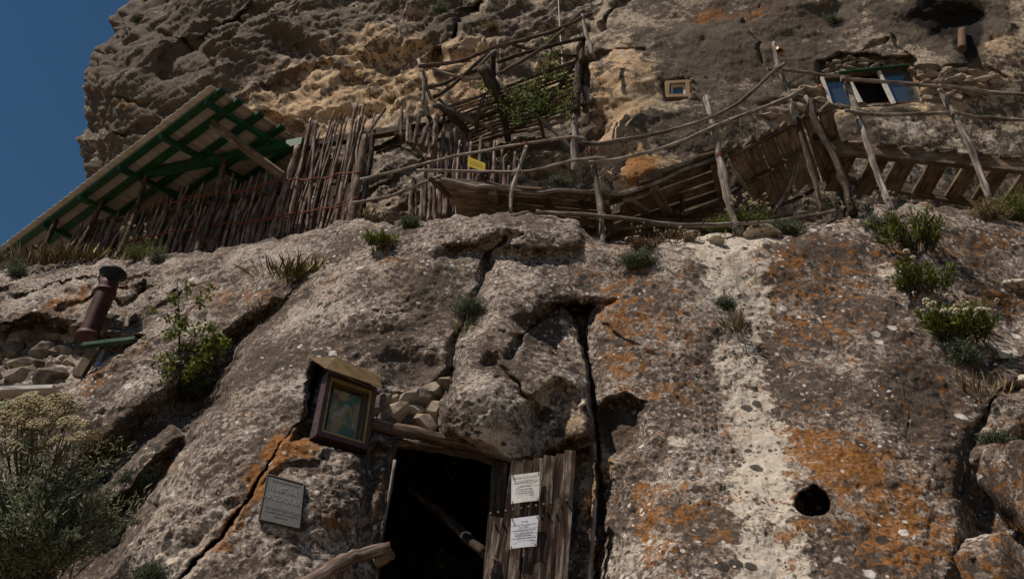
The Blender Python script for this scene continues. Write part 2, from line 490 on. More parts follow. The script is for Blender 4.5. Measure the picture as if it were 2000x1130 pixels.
# swells of the right-hand face
blob(1320, 620, 120, 110, 0, -.16)
blob(1480, 700, 80, 300, 4, .05)
blob(1720, 650, 150, 150, 0, -.16)
blob(1700, 930, 160, 120, 0, -.08)
blob(1290, 1050, 60, 100, 0, -.08)
crack([(1800, 470), (1760, 530), (1800, 600), (1850, 680)], 16, .08)
poly([(1850, 1300), (1880, 1100), (1895, 1000), (1890, 930), (1960, 870), (2050, 830), (3400, 830), (3400, 1300)], .34, 26)
crack([(2050, 740), (1960, 760), (1900, 850), (1880, 960)], 16, .12)
blob(1975, 640, 60, 60, 0, .10)
crack([(2040, 690), (1960, 700), (1900, 720)], 9, .08)
# hairline fractures along the slabs
for pts_ in ([(1395, 800), (1402, 840), (1398, 880), (1410, 930), (1408, 980)], [(640, 570), (690, 600), (740, 610), (800, 600)], [(520, 700), (500, 760), (470, 800), (455, 850)], [(1760, 760), (1775, 800), (1770, 850)], [(1020, 530), (1030, 570), (1060, 600)]):
    crack(pts_, 2.2, .014, True, False)
# doorway: cave behind
DOOR = [(772, 866), (868, 872), (930, 884), (996, 908), (968, 1010), (950, 1140), (940, 1330), (730, 1330), (742, 1140), (752, 1040)]
poly(DOOR, 2.6, 5, exact=True)
blob(870, 1100, 80, 60, 0, -.9)

# world-space relief -----------------------------------------------------
fac1 = blocks(B0 * np.array([1.5, 1.5, 2.0]) + J1[..., None] * .35, 21, .9)
fac2 = blocks(B0 * np.array([5.0, 5.0, 6.0]) + J2[..., None] * .6, 33, .9)
leftness = smooth((700 - PX) / 600.0)
calmness = .35 + 1.0 * smooth(half(lambda q: fbm(q * 1.1 + 5, 3, .5, seed=91), B0) * 1.6 + .45)
H = .055 * half(lambda q: fbm(q * 1.3, 4, .5, seed=41), B0) + .032 * half(lambda q: fbm(q * 4.5, 4, .5, seed=51), B0) + calmness * (.015 * fbm(B0 * 17, 4, .6, seed=61) + .005 * fbm(B0 * 60, 3, .6, seed=66))
H += .05 * fac1 * (0.25 + .75 * leftness) + .022 * fac2 * (0.30 + .7 * leftness)
# small solution pits
pit = half(lambda q: fbm(q * 9.0, 3, .5, seed=71), B0)
H -= .030 * smooth((pit - .38) / .22) * (.3 + .7 * leftness)
pit2 = fbm(B0 * 24.0, 2, .5, seed=81)
H -= .010 * calmness * smooth((pit2 - .40) / .2)
calm = np.ones_like(H)
calm *= 1 - .96 * np.exp(-(((PX - 552) / 62) ** 4 + ((PY - 975) / 68) ** 4))
Plow = P_np(PX, PY, Yb + D) + N0 * (H * calm)[..., None]
LOW_Y = Plow[..., 1].copy(); LOW_PY = PY.copy()

# colour masks -----------------------------------------------------------
def cblob(A, cx, cy, rx, ry, rot, amount, X=None, Y=None):
    X = QX if X is None else X; Y = QY if Y is None else Y
    c, s = math.cos(math.radians(rot)), math.sin(math.radians(rot))
    u = ((X - cx) * c + (Y - cy) * s) / rx; v = (-(X - cx) * s + (Y - cy) * c) / ry
    A += amount * np.exp(-(u * u + v * v) ** 1.5)
OR = np.full(PX.shape, .13) + .075 * smooth((PX - 1150) / 200); PA = np.zeros_like(PX); WA = np.zeros_like(PX); DK = np.zeros_like(PX)
for a in [(570, 870, 58, 32, 0, .85), (515, 925, 30, 70, 28, .7), (440, 1040, 22, 80, 38, .6), (640, 1020, 60, 40, 0, .2), (690, 560, 160, 60, 0, .12), (470, 590, 90, 22, -10, .34), (410, 575, 50, 15, -10, .3),
          (120, 590, 60, 16, -22, .55), (200, 570, 70, 14, -20, .45), (180, 740, 60, 16, -35, .42), (270, 690, 50, 14, -25, .32), (780, 505, 60, 12, 0, .35), (330, 915, 40, 12, -20, .45),
          (1200, 520, 70, 60, 0, .22), (1190, 640, 50, 80, 0, .24), (1290, 660, 90, 70, 0, .2), (1240, 590, 80, 50, 0, .18), (1290, 770, 70, 20, 10, .35), (1200, 730, 40, 40, 0, .3),
          (1530, 540, 60, 70, 0, .25), (1600, 640, 90, 40, 0, .22), (1610, 900, 75, 55, 20, .40), (1750, 980, 120, 80, 15, .38), (1680, 900, 60, 40, 0, .34), (1770, 1070, 100, 60, 0, .34),
          (1580, 860, 60, 30, 0, .30), (1340, 1000, 80, 60, 0, .30), (1250, 960, 20, 80, 0, .36), (1560, 1040, 60, 25, 0, .38), (1700, 500, 140, 50, 0, .16), (1900, 480, 100, 40, 0, .2),
          (1940, 590, 70, 40, 0, .28), (1270, 1060, 40, 50, 0, .3), (650, 1010, 20, 20, 0, .3), (745, 940, 14, 70, 8, .38), (1640, 560, 60, 40, 0, .2), (1830, 640, 60, 30, 0, .15), (1000, 1300, 1, 1, 0, 0),
          (240, 1000, 60, 30, -30, .3), (60, 1100, 60, 30, 0, .3)]:
    cblob(OR, *a[:5], a[5] * .78)
# pale washed band down the right-hand face
bx = np.interp(PY, [440, 500, 560, 640, 700, 800, 900, 1000, 1140, 1300], [1425, 1425, 1440, 1455, 1440, 1465, 1490, 1500, 1510, 1510])
bw = np.interp(PY, [440, 500, 560, 640, 700, 800, 900, 1000, 1140, 1300], [108, 100, 80, 58, 62, 70, 82, 90, 94, 94])
PA += .64 * np.exp(-np.abs((QX - bx) / bw) ** 3.0)
for a in [(1400, 465, 120, 14, 0, .45), (1740, 525, 28, 18, 20, .9), (1810, 515, 30, 14, 0, .6), (1325, 668, 16, 10, 0, .95), (1320, 858, 22, 11, 0, .95), (1265, 960, 50, 40, 0, .28), (1280, 1050, 60, 60, 0, .36),
          (940, 850, 60, 18, 15, .55), (1060, 640, 30, 50, 0, .2), (450, 560, 90, 25, -20, .25), (600, 490, 130, 25, -10, .22), (190, 545, 90, 18, 0, .35), (330, 690, 60, 30, -30, .15), (1970, 690, 30, 14, 0, .5),  # wedge boulder's lit underside is painted in as pale colour
          (1975, 470, 50, 10, 0, .4), (330, 1095, 24, 14, 0, .5), (420, 870, 20, 160, 35, .22)]:
    cblob(PA, *a)
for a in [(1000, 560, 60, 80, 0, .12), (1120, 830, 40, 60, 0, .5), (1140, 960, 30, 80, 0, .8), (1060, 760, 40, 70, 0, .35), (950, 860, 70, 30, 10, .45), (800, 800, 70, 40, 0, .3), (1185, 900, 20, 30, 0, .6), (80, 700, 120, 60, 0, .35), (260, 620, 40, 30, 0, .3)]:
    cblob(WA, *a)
for a in [(1800, 780, 160, 90, 0, .26), (1700, 640, 110, 70, 0, .14), (1880, 900, 60, 90, 0, .3), (820, 620, 130, 60, 0, .16), (800, 720, 70, 40, 0, .30), (1060, 650, 50, 50, 0, .25), (480, 760, 80, 120, 30, .12), (250, 830, 80, 60, 0, .35),  # rock's own dark tone, plus painted shade under the slab, in gully and recess
          (1640, 480, 160, 40, 0, .14), (1300, 830, 50, 60, 0, .16), (600, 905, 30, 20, 0, .45), (680, 1000, 26, 90, 10, .25), (1210, 830, 50, 55, 0, .4), (1585, 978, 40, 36, 0, .45), (120, 1000, 120, 120, 0, .4), (1000, 720, 60, 60, 0, .12), (380, 760, 40, 40, 0, .3)]:  # shade also painted into the niche, the round hole and plaque rock's right flank
    cblob(DK, *a)
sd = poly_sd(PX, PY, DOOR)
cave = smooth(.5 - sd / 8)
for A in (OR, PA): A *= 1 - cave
DK = DK * (1 - cave) + .30 * cave; WA = WA + .25 * cave  # cave's shade put into its wall colour by the dark mask
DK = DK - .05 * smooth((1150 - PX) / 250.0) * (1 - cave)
OR = OR - .05 * smooth((1150 - PX) / 250.0)
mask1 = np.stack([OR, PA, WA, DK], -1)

# ledge behind the silhouette and foot below the frame
edge_pts = Plow[0]
back = []
for k in range(34, 0, -1):
    s = (k / 34.0) ** 1.6 * 3.6
    q = edge_pts.copy(); q[:, 1] += s
    q[:, 2] += .10 * s - .05 * math.exp(-s * 3) * s + .06 * fbm(q * 2.0, 3, seed=5)[:] * min(1, s * 3)
    back.append(q)
foot = []
bot = Plow[-1]
for k in range(1, 12):
    s = k / 11.0
    q = bot.copy(); q[:, 1] -= .7 * s; q[:, 2] = bot[:, 2] * (1 - s) - .2 * s
    q += (.06 * fbm(q * 1.4, 3, seed=5))[:, None]
    foot.append(q)
allP = np.concatenate([np.array(back), Plow, np.array(foot)], 0)
mb = np.zeros((len(back), PX.shape[1], 4)); mb[..., 1] = .25; mb[..., 2] = .15
mf = np.repeat(mask1[-1:], len(foot), 0)
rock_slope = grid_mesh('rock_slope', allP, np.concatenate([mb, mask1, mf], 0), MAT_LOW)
rock_slope['kind'] = 'structure'

def low_Y(px, py):
    """distance of the lower rock at a photograph pixel"""
    c = int(np.clip(np.searchsorted(px1, px), 0, len(px1) - 1))
    r = int(np.argmin(np.abs(LOW_PY[:, c] - py)))
    return float(LOW_Y[r, c])

# ------------------------------------------------------------------ upper cliff
SIL = [(-420, 330), (-200, 300), (-60, 280), (0, 272), (22, 232), (52, 219), (68, 216), (85, 206), (110, 190), (135, 170), (150, 163), (185, 161), (200, 170), (215, 173), (245, 168), (270, 158), (288, 156), (320, 164), (345, 173), (400, 186), (600, 190)]
py2 = np.concatenate([np.arange(-330, -12, 9.0), np.arange(-12, 500, 2.05), np.arange(500, 600, 8)])
xs = np.interp(py2, [s[0] for s in SIL], [s[1] for s in SIL])
xs = xs + 3.5 * np.sin(py2 / 9.0) + 2.2 * np.sin(py2 / 4.1 + 1) + 1.5 * np.sin(py2 / 2.3)
uu = np.concatenate([np.linspace(0, 1, 900)[:-1], np.linspace(1, 1.14, 14), np.linspace(1.16, 1.75, 20)])    # 1 = x 2012
PX = xs[:, None] + (2012 - xs)[:, None] * uu[None, :]
PY = np.broadcast_to(py2[:, None], PX.shape).copy()
cl_ctrl = []
for y, row in ((560, [(200, 10.8), (420, 9.6), (600, 8.8), (800, 8.2), (1000, 7.9), (1250, 7.7), (1500, 7.9), (1700, 8.1), (2000, 8.3), (2300, 8.4)]),
               (430, [(200, 10.4), (420, 9.2), (600, 8.4), (800, 7.85), (1000, 7.55), (1250, 7.3), (1500, 7.65), (1700, 7.7), (2000, 7.85), (2300, 8.0)]),
               (300, [(200, 10.2), (400, 9.3), (600, 8.5), (800, 7.95), (1000, 7.65), (1250, 7.32), (1450, 7.4), (1700, 7.55), (2000, 7.65), (2300, 7.8)]),
               (150, [(200, 9.9), (400, 9.2), (600, 8.7), (800, 8.3), (1000, 7.95), (1250, 7.5), (1450, 7.52), (1700, 7.6), (2000, 7.5), (2300, 7.6)]),
               (0, [(300, 9.8), (500, 9.2), (800, 8.7), (1000, 8.3), (1250, 7.95), (1600, 7.8), (1900, 7.5), (2300, 7.5)]),
               (-200, [(300, 10.2), (500, 9.6), (800, 9.0), (1000, 8.7), (1250, 8.4), (1600, 8.2), (1900, 7.9), (2300, 7.9)])):
    cl_ctrl += [(x, y, d) for x, d in row]
Yc = tps(cl_ctrl, np.minimum(PX, 2420), np.maximum(PY, -220))
dsil = PX - xs[:, None]
Yc = Yc + 1.1 * np.exp(-dsil / 38.0)
B0 = P_np(PX, PY, Yc)
gx = np.gradient(B0, axis=1); gy = np.gradient(B0, axis=0)
N0 = np.cross(gx, gy); N0 /= np.linalg.norm(N0, axis=-1, keepdims=True) + 1e-9
if N0[150, 500, 1] > 0: N0 = -N0
J1 = half(lambda q: fbm(q * 1.5, 4, .55, seed=103), B0); J2 = half(lambda q: fbm(q * 1.5 + 31.0, 4, .55, seed=109), B0)
QX, QY = PX + 20 * J1, PY + 20 * J2
D = np.zeros_like(PX)
def roi(pts, pad):
    return slice(None), slice(None)
# ridges, ledges, hollows of the cliff
crack([(232, 25), (300, 60), (380, 90), (470, 130), (520, 180)], 18, .10)
crack([(165, 190), (230, 190), (300, 215), (400, 215)], 14, .1)
crack([(170, 250), (240, 262), (330, 240)], 10, .14)
crack([(330, 120), (420, 60), (500, 20), (560, -30)], 14, .2)
blob(330, 150, 26, 18, 0, .25)
blob(430, 60, 30, 18, 0, .2)
blob(560, 90, 50, 22, 20, .22); blob(620, 130, 30, 14, 10, .15)
step([(480, 180), (560, 130), (650, 120), (720, 150), (760, 140)], .15, 20, 70)
step([(500, 90), (600, 70), (700, 95), (800, 90), (860, 60)], .12, 22, 60)
step([(540, 240), (620, 200), (700, 190), (790, 200)], .11, 20, 60)
step([(470, 250), (520, 225), (580, 240), (600, 290)][::-1], -.22, 10, 60)
# diagonal buttress edge right of the rubble
step([(800, 170), (850, 120), (890, 60), (930, 10), (960, -60)], -.30, 14, 120)
crack([(835, 150), (868, 95), (900, 45), (940, 0)], 12, .25)
step([(690, 300), (760, 270), (830, 240), (900, 230)], .25, 12, 80)
blob(760, 330, 60, 40, 0, -.18)
crack([(700, 395), (760, 350), (840, 300)], 12, .12)
step([(1230, -40), (1190, 20), (1135, 90), (1128, 150)], .22, 14, 120)
crack([(1240, -20), (1190, 30), (1140, 90)], 10, .14)
blob(1080, 75, 36, 26, 0, .20)
blob(1215, 150, 60, 70, 0, -.22); blob(1230, 260, 50, 50, 0, -.12)
crack([(1165, 110), (1210, 95), (1260, 98)], 7, .08)
blob(1180, 230, 26, 80, 5, .12)
blob(1245, 345, 80, 36, 0, -.22)
blob(1620, 25, 40, 20, 0, .14)
blob(1870, 40, 85, 36, 0, .16)
poly([(1830, 22), (1905, 22), (1930, 55), (1905, 85), (1850, 88), (1828, 60)], .12, 30)
crack([(1640, 130), (1700, 95), (1730, 75)], 5, .08); crack([(1450, 40), (1475, 80), (1490, 120)], 5, .08); crack([(1740, 70), (1770, 110), (1790, 130)], 4, .06)
# dressed openings
poly([(1598, 118), (1640, 106), (1775, 118), (1782, 130), (1806, 205), (1706, 210), (1620, 212), (1600, 160)], .16, 7)
poly([(1605, 152), (1770, 128), (1800, 190), (1740, 205), (1625, 210)], .9, 4, exact=True)
poly([(1296, 158), (1345, 152), (1352, 195), (1300, 198)], .10, 5)
poly([(1302, 164), (1340, 162), (1343, 190), (1303, 191)], .5, 3, exact=True)
crack([(1495, 210), (1560, 190), (1600, 180)], 9, .08)
crack([(1790, 160), (1850, 130), (1960, 150)], 9, .06)

DIP = B0.copy(); DIP[..., 2] = B0[..., 2] - .38 * B0[..., 0]; DIP[..., 0] = B0[..., 0] + .38 * B0[..., 2]
fac1 = blocks(DIP * np.array([.9, 1.1, 1.9]) + J1[..., None] * .4, 121, 1.0)
fac2 = blocks(DIP * np.array([2.0, 2.6, 4.6]) + J2[..., None] * .5, 133, 1.0)
fac3 = blocks(DIP * np.array([6.0, 7.0, 13.0]) + J1[..., None] * .8, 143, 1.0)
rough = 1 - .88 * smooth((PX - 1120) / 120.0)
rough = rough * (1 - .35 * smooth((420 - PX) / 150))
H = .30 * half(lambda q: fbm(q * .9, 4, .48, seed=151), B0) * (.45 + .55 * rough) + .03 * half(lambda q: fbm(q * np.array([2.0, 3.0, 4.2]), 5, .5, seed=161, ridged=True), DIP) * (.2 + .8 * rough) + (.010 + .012 * rough) * fbm(B0 * 13, 4, .6, seed=171) + .010 * fbm(B0 * 45, 3, .6, seed=176)
H += rough * (.12 * fac1 + .045 * fac2 + .010 * fac3)
pit = half(lambda q: fbm(q * 7.0, 3, .5, seed=181), B0)
H -= .06 * smooth((pit - .30) / .22) * (.25 + .75 * rough)
win = np.maximum(smooth(.5 - poly_sd(PX, PY, [(1600, 145), (1775, 122), (1806, 195), (1740, 212), (1620, 216)]) / 20), smooth(.5 - poly_sd(PX, PY, [(1295, 156), (1350, 152), (1352, 198), (1298, 200)]) / 14))
H *= 1 - .75 * win
Pcl = P_np(PX, PY, Yc + D) + N0 * H[..., None]
CL_Y = Pcl[..., 1].copy(); CL_PX = PX
OR = np.full(PX.shape, .06); PA = np.zeros_like(PX); WA = np.zeros_like(PX); DK = np.zeros_like(PX)
for a in [(1245, 335, 36, 32, 0, 1.0), (1390, 30, 40, 16, 0, .6), (560, 130, 60, 20, 0, .3), (700, 60, 60, 20, 0, .25), (1460, 30, 30, 12, 0, .3), (1310, 310, 30, 10, 0, .4), (255, 205, 30, 12, 0, .4), (1370, 310, 30, 8, 0, .35), (1570, 235, 60, 16, -20, .3), (1500, 20, 50, 14, 0, .25)]:
    cblob(OR, *a)
for a in [(650, 190, 220, 90, -10, .46), (560, 240, 80, 50, 0, .28), (780, 90, 120, 90, 0, .24), (1010, 90, 110, 80, 0, .26), (1220, 170, 70, 100, 0, .55), (1180, 300, 60, 60, 0, .3), (1245, 335, 60, 40, 0, .8), (900, 160, 90, 60, 0, .45),
          (1100, 150, 60, 40, 0, .5), (1650, 200, 170, 40, 0, .35), (1870, 190, 100, 50, 0, .3), (1960, 110, 80, 60, 0, .3)]:
    cblob(WA, *a)
for a in [(1215, 130, 60, 50, 0, .22), (1760, 245, 60, 25, 0, .55), (1900, 280, 100, 40, 0, .42), (1080, 370, 90, 30, 0, .25), (1200, 360, 60, 25, 0, .35), (1330, 290, 60, 40, 0, .1), (1750, 330, 180, 30, 0, .45), (1640, 60, 120, 60, 0, .1), (1940, 90, 70, 80, 0, .22), (1250, 215, 40, 60, 0, .25), (400, 300, 200, 60, 0, .12), (580, 250, 60, 50, 0, .3)]:
    cblob(PA, *a)
for a in [(330, 110, 220, 140, 0, .5), (300, 280, 170, 70, 0, .4), (1870, 40, 90, 50, 0, 1.25), (1892, 105, 30, 42, 0, 1.0), (1800, 20, 90, 24, 0, .5), (560, 40, 200, 60, 0, .30), (850, 90, 60, 60, 0, .2), (1000, 40, 80, 40, 0, .25), (1620, 30, 50, 24, 0, .55), (1420, 130, 130, 70, 0, .5), (1450, 60, 170, 60, 0, .4), (1560, 120, 80, 50, 0, .35), (1160, 210, 30, 70, 0, .2), (1640, 260, 70, 30, 0, .3), (950, 280, 200, 60, 0, .2), (880, 20, 50, 50, 0, .35), (1320, 160, 60, 40, 0, .2), (1440, 220, 60, 40, 0, .25), (1740, 30, 120, 30, 0, .22), (1330, 260, 90, 40, 0, .3), (1770, 205, 40, 20, 0, .4)]:
    cblob(DK, *a)
WA = WA * 1.35 + .06
mask2 = np.stack([OR, PA, WA, DK], -1)
ncol = 26
side = []
sp = Pcl[:, 0]
for k in range(ncol, 0, -1):
    s = (k / ncol) ** 1.5 * 7.0
    q = sp.copy(); q[:, 1] += s; q[:, 0] += .25 * s
    q[:, 2] += 0; q += (.25 * fbm(q * .9, 4, seed=77))[:, None] * min(1, s)
    side.append(q)
side = np.stack(side, 1)
ms = np.repeat(mask2[:, :1], ncol, 1)
full = np.concatenate([side, Pcl], 1); mfull = np.concatenate([ms, mask2], 1)
top = []
tp = full[0]
for k in range(10, 0, -1):
    s = k / 10.0
    q = tp.copy(); q[:, 1] += 5 * s * s; q[:, 2] += 4 * s
    top.append(q)
full = np.concatenate([np.array(top), full], 0); mfull = np.concatenate([np.repeat(mfull[:1], 10, 0), mfull], 0)
cliff = grid_mesh('cliff', full, mfull, MAT_CLIFF)
cliff['kind'] = 'structure'

def cliff_Y(px, py):
    r = int(np.argmin(np.abs(py2 - py)))
    c = int(np.clip(np.searchsorted(CL_PX[r], px), 0, CL_PX.shape[1] - 1))
    return float(CL_Y[r, c])

# dry earth at the foot, out to the horizon
gm = NT('dry_earth')
gpos = gm.n('ShaderNodeNewGeometry').outputs['Position']
gcol = gm.cramp(gm.noise(gpos, .8, 8, .65), [(.3, (.12, .095, .065)), (.7, (.26, .21, .155))])
ground_mat = gm.finish(gcol, .95, gm.bump(gm.noise(gpos, 12, 6, .6), .5, .05), .1)
gp = np.zeros((41, 41, 3))
gr = np.sinh(np.linspace(-6.2, 6.2, 41)) * 3.2
gp[..., 0] = gr[None, :]; gp[..., 1] = gr[:, None]
gp[..., 2] = .08 * fbm(gp * .6, 3, seed=2)
ground = grid_mesh('ground', gp, None, ground_mat)
ground['kind'] = 'structure'
# ------------------------------------------------------------------ object helpers
def tag(o, label=None, cat=None, group=None, kind=None):
    if label: o['label'] = label
    if cat: o['category'] = cat
    if group: o['group'] = group
    if kind: o['kind'] = kind
    return o

def thing(name, label, cat, loc=(0, 0, 0), group=None):
    o = bpy.data.objects.new(name, None)
    o.empty_display_size = .1
    o.location = loc
    COL.objects.link(o)
    return tag(o, label, cat, group)

class MB:
    """collects shapes in world coordinates; build() makes one mesh object of them"""
    def __init__(s): s.v = []; s.f = []; s.w = []; s.smooth = []
    def add(s, verts, faces, wuv=None, smooth=False):
        o = len(s.v)
        s.v += [tuple(q) for q in verts]
        s.w += [tuple(q) for q in (wuv if wuv is not None else verts)]
        s.f += [tuple(i + o for i in f) for f in faces]
        s.smooth += [smooth] * len(faces)
        return s
    def tube(s, pts, radii, seg=7, n=None, wob=.10, seed=0, caps=True):
        pts = [Vector(p) for p in pts]
        if not isinstance(radii, (list, tuple)): radii = [radii] * len(pts)
        if len(radii) == 2 and len(pts) > 2: radii = [radii[0] + (radii[1] - radii[0]) * k / (len(pts) - 1) for k in range(len(pts))]
        L = sum((pts[k + 1] - pts[k]).length for k in range(len(pts) - 1))
        if n is None: n = max(2, min(26, int(L / .11)))
        r = random.Random(seed)
        out = []; rr = []
        m = len(pts)
        for k in range(n + 1):
            t = k / n * (m - 1); i = min(int(t), m - 2); u = t - i
            p0 = pts[max(i - 1, 0)]; p1 = pts[i]; p2 = pts[i + 1]; p3 = pts[min(i + 2, m - 1)]
            q = .5 * ((2 * p1) + (p2 - p0) * u + (2 * p0 - 5 * p1 + 4 * p2 - p3) * u * u + (3 * p1 - p0 - 3 * p2 + p3) * u ** 3)
            ra = radii[i] + (radii[i + 1] - radii[i]) * u
            out.append(q); rr.append(ra)
        verts = []; wuv = []; faces = []
        ref = Vector((.31, .2, .93))
        acc = 0
        ph = r.uniform(0, 50)
        for k, q in enumerate(out):
            d = (out[min(k + 1, n)] - out[max(k - 1, 0)]).normalized()
            a = d.cross(ref)
            if a.length < .1: a = d.cross(Vector((1, 0, 0)))
            a.normalize(); b = d.cross(a)
            if k: acc += (out[k] - out[k - 1]).length
            ra = rr[k]
            off = (a * r.uniform(-1, 1) + b * r.uniform(-1, 1)) * ra * wob * 1.6 if 0 < k < n else Vector()
            knot = 1 + (wob * 2.2 if r.random() < .12 else 0)
            for j in range(seg):
                th = 2 * math.pi * j / seg
                x = ra * knot * (1 + r.uniform(-wob, wob))
                verts.append(q + off + a * (math.cos(th) * x) + b * (math.sin(th) * x))
                wuv.append((math.cos(th) * ra + ph, math.sin(th) * ra, acc))
        for k in range(n):
            for j in range(seg):
                j2 = (j + 1) % seg
                faces.append((k * seg + j, k * seg + j2, (k + 1) * seg + j2, (k + 1) * seg + j))
        s.add(verts, faces, wuv, True)
        if caps:
            o = len(s.v) - len(verts)
            s.f.append(tuple(o + j for j in range(seg))[::-1]); s.smooth.append(False)
            s.f.append(tuple(o + n * seg + j for j in range(seg))); s.smooth.append(False)
        return s
    def plank(s, p0, p1, wdir, w, t, n=5, jit=.06, seed=0):
        """board from p0 to p1, width w along wdir, thickness t"""
        r = random.Random(seed)
        p0, p1 = Vector(p0), Vector(p1)
        d = (p1 - p0); L = d.length; d.normalize()
        wd = Vector(wdir); wd = (wd - d * wd.dot(d)).normalized()
        td = d.cross(wd)
        verts = []; wuv = []; faces = []
        ph = r.uniform(0, 60)
        for k in range(n + 1):
            c = p0 + d * L * k / n
            a = 1 + r.uniform(-jit, jit); b = 1 + r.uniform(-jit, jit)
            for (x, y) in ((-a, -1), (b, -1), (b, 1), (-a, 1)):
                q = c + wd * (w / 2 * x) + td * (t / 2 * y * (1 + r.uniform(-jit, jit)))
                if k in (0, n): q = q + d * r.uniform(-.5, .5) * w * jit * 2
                verts.append(q); wuv.append((x * w / 2 + ph, y * t / 2, L * k / n))
        for k in range(n):
            for j in range(4):
                j2 = (j + 1) % 4
                faces.append((k * 4 + j, k * 4 + j2, k * 4 + 4 + j2, k * 4 + 4 + j))
        faces.append((3, 2, 1, 0)); faces.append((n * 4, n * 4 + 1, n * 4 + 2, n * 4 + 3))
        return s.add(verts, faces, wuv)
    def box(s, c, ax, ay, az):
        c = Vector(c); ax, ay, az = Vector(ax), Vector(ay), Vector(az)
        v = [c + ax * x + ay * y + az * z for z in (-1, 1) for y in (-1, 1) for x in (-1, 1)]
        f = [(0, 2, 3, 1), (4, 5, 7, 6), (0, 1, 5, 4), (2, 6, 7, 3), (0, 4, 6, 2), (1, 3, 7, 5)]
        return s.add(v, f)
    def slab(s, quad, thick):
        """quad of 4 world points given a thickness away from the camera side"""
        q = [Vector(p) for p in quad]
        nrm = (q[1] - q[0]).cross(q[3] - q[0]).normalized()
        if nrm.dot(Vector(CAM) - q[0]) < 0: nrm = -nrm
        b = [p - nrm * thick for p in q]
        v = q + b
        f = [(0, 1, 2, 3), (7, 6, 5, 4)] + [(k, 4 + k, 4 + (k + 1) % 4, (k + 1) % 4) for k in range(4)]
        return s.add(v, f)
    def build(s, name, mat, parent=None):
        me = bpy.data.meshes.new(name)
        off = Vector(parent_loc(parent)) if parent else Vector()
        me.from_pydata([tuple(Vector(p) - off) for p in s.v], [], s.f)
        at = me.attributes.new('wuv', 'FLOAT_VECTOR', 'POINT')
        at.data.foreach_set('vector', np.array(s.w, np.float32).reshape(-1))
        me.polygons.foreach_set('use_smooth', np.array(s.smooth, bool))
        me.materials.append(mat)
        bm = bmesh.new(); bm.from_mesh(me); bmesh.ops.recalc_face_normals(bm, faces=bm.faces); bm.to_mesh(me); bm.free()
        o = bpy.data.objects.new(name, me)
        COL.objects.link(o)
        if parent: o.parent = parent
        return o

def parent_loc(o):
    p = Vector(o.location)
    while o.parent:
        o = o.parent; p += Vector(o.location)
    return p

_seed = [100]
def nseed():
    _seed[0] += 1
    return _seed[0]

def px_pts(lst, Y=None):
    return [P(q[0], q[1], q[2] if len(q) > 2 else Y) for q in lst]

def pole(name, lst, r, mat, parent, Y=None, seg=7, wob=.12, n=None):
    r = [q * .76 for q in r] if isinstance(r, (list, tuple)) else r * .76
    pts = px_pts(lst, Y)
    b = MB().tube(pts, r, seg, n, wob, nseed())
    if mat is W_GREY and name in ('rail', 'post', 'beam'):          # snapped-off twig stubs
        q = random.Random(nseed()); r1 = r[0] if isinstance(r, list) else r
        for k in range(q.randint(2, 4)):
            i = q.randrange(len(pts) - 1); p0 = pts[i].lerp(pts[i + 1], q.random())
            d = Vector((q.gauss(0, 1), q.gauss(0, 1), q.gauss(0, 1))).normalized()
            b.tube([p0, p0 + d * (r1 + q.uniform(.015, .05))], [r1 * .45, r1 * .22], 5, 1, .1, nseed())
    return b.build(name, mat, parent)

# ------------------------------------------------------------------ materials of things
def wood_mat(name, dark, mid, light, stretch=26, rough=.9, bump=.6):
    t = NT(name)
    at = t.n('ShaderNodeAttribute', attribute_name='wuv')
    oi = t.n('ShaderNodeObjectInfo')
    v = t.vadd(at.outputs['Vector'], t.vadd(t.n('ShaderNodeNewGeometry').outputs['Position'], None, 'SCALE', .02))
    sc = t.n('ShaderNodeVectorMath', operation='MULTIPLY'); t.l(v, sc.inputs[0]); sc.inputs[1].default_value = (stretch, stretch, 2.0)
    n1 = t.noise(sc.outputs[0], 1.6, 8, .68)
    n2 = t.noise(at.outputs['Vector'], 7, 4, .6)
    col = t.cramp(n1, [(.36, dark), (.5, mid), (.64, light)])
    col = t.mix(t.ramp(n2, .42, .68, 0, .6), col, dark)
    hsv = t.n('ShaderNodeHueSaturation'); t.l(col, hsv.inputs['Color'])
    t.l(t.ramp(oi.outputs['Random'], 0, 1, .72, 1.22), hsv.inputs['Value'])
    t.l(t.ramp(n2, .3, .7, .85, 1.15), hsv.inputs['Saturation'])
    return t.finish(hsv.outputs[0], rough, t.bump(n1, bump, .012), .15)

W_GREY = wood_mat('weathered_pole', (.055, .042, .034), (.21, .172, .147), (.42, .37, .325))
W_PICKET = wood_mat('weathered_picket', (.042, .025, .019), (.155, .105, .083), (.36, .285, .24))
W_DARK = wood_mat('dark_pole', (.025, .017, .012), (.075, .052, .038), (.15, .112, .085))
W_BOARD = wood_mat('brown_board', (.065, .044, .029), (.165, .118, .080), (.27, .205, .147), 12)
W_DOOR = wood_mat('old_door_board', (.020, .012, .009), (.080, .052, .039), (.34, .27, .22), 22, bump=1.0)
W_LOG = wood_mat('lintel_log', (.022, .014, .010), (.075, .050, .036), (.19, .140, .105), 18, bump=1.0)

def plain_mat(name, c1, c2, scale=14, rough=.7, metal=0.0, bump=.3, spec=.3, detail=6):
    t = NT(name)
    pos = t.n('ShaderNodeNewGeometry').outputs['Position']
    n = t.noise(pos, scale, detail, .65)
    col = t.cramp(n, [(.32, c1), (.68, c2)])
    if 'stone' in name:
        hsv = t.n('ShaderNodeHueSaturation'); t.l(col, hsv.inputs['Color'])
        t.l(t.ramp(t.n('ShaderNodeObjectInfo').outputs['Random'], 0, 1, .55, 1.25), hsv.inputs['Value'])
        col = hsv.outputs[0]
    t.b.inputs['Metallic'].default_value = metal
    return t.finish(col, rough, t.bump(n, bump, .01), spec)

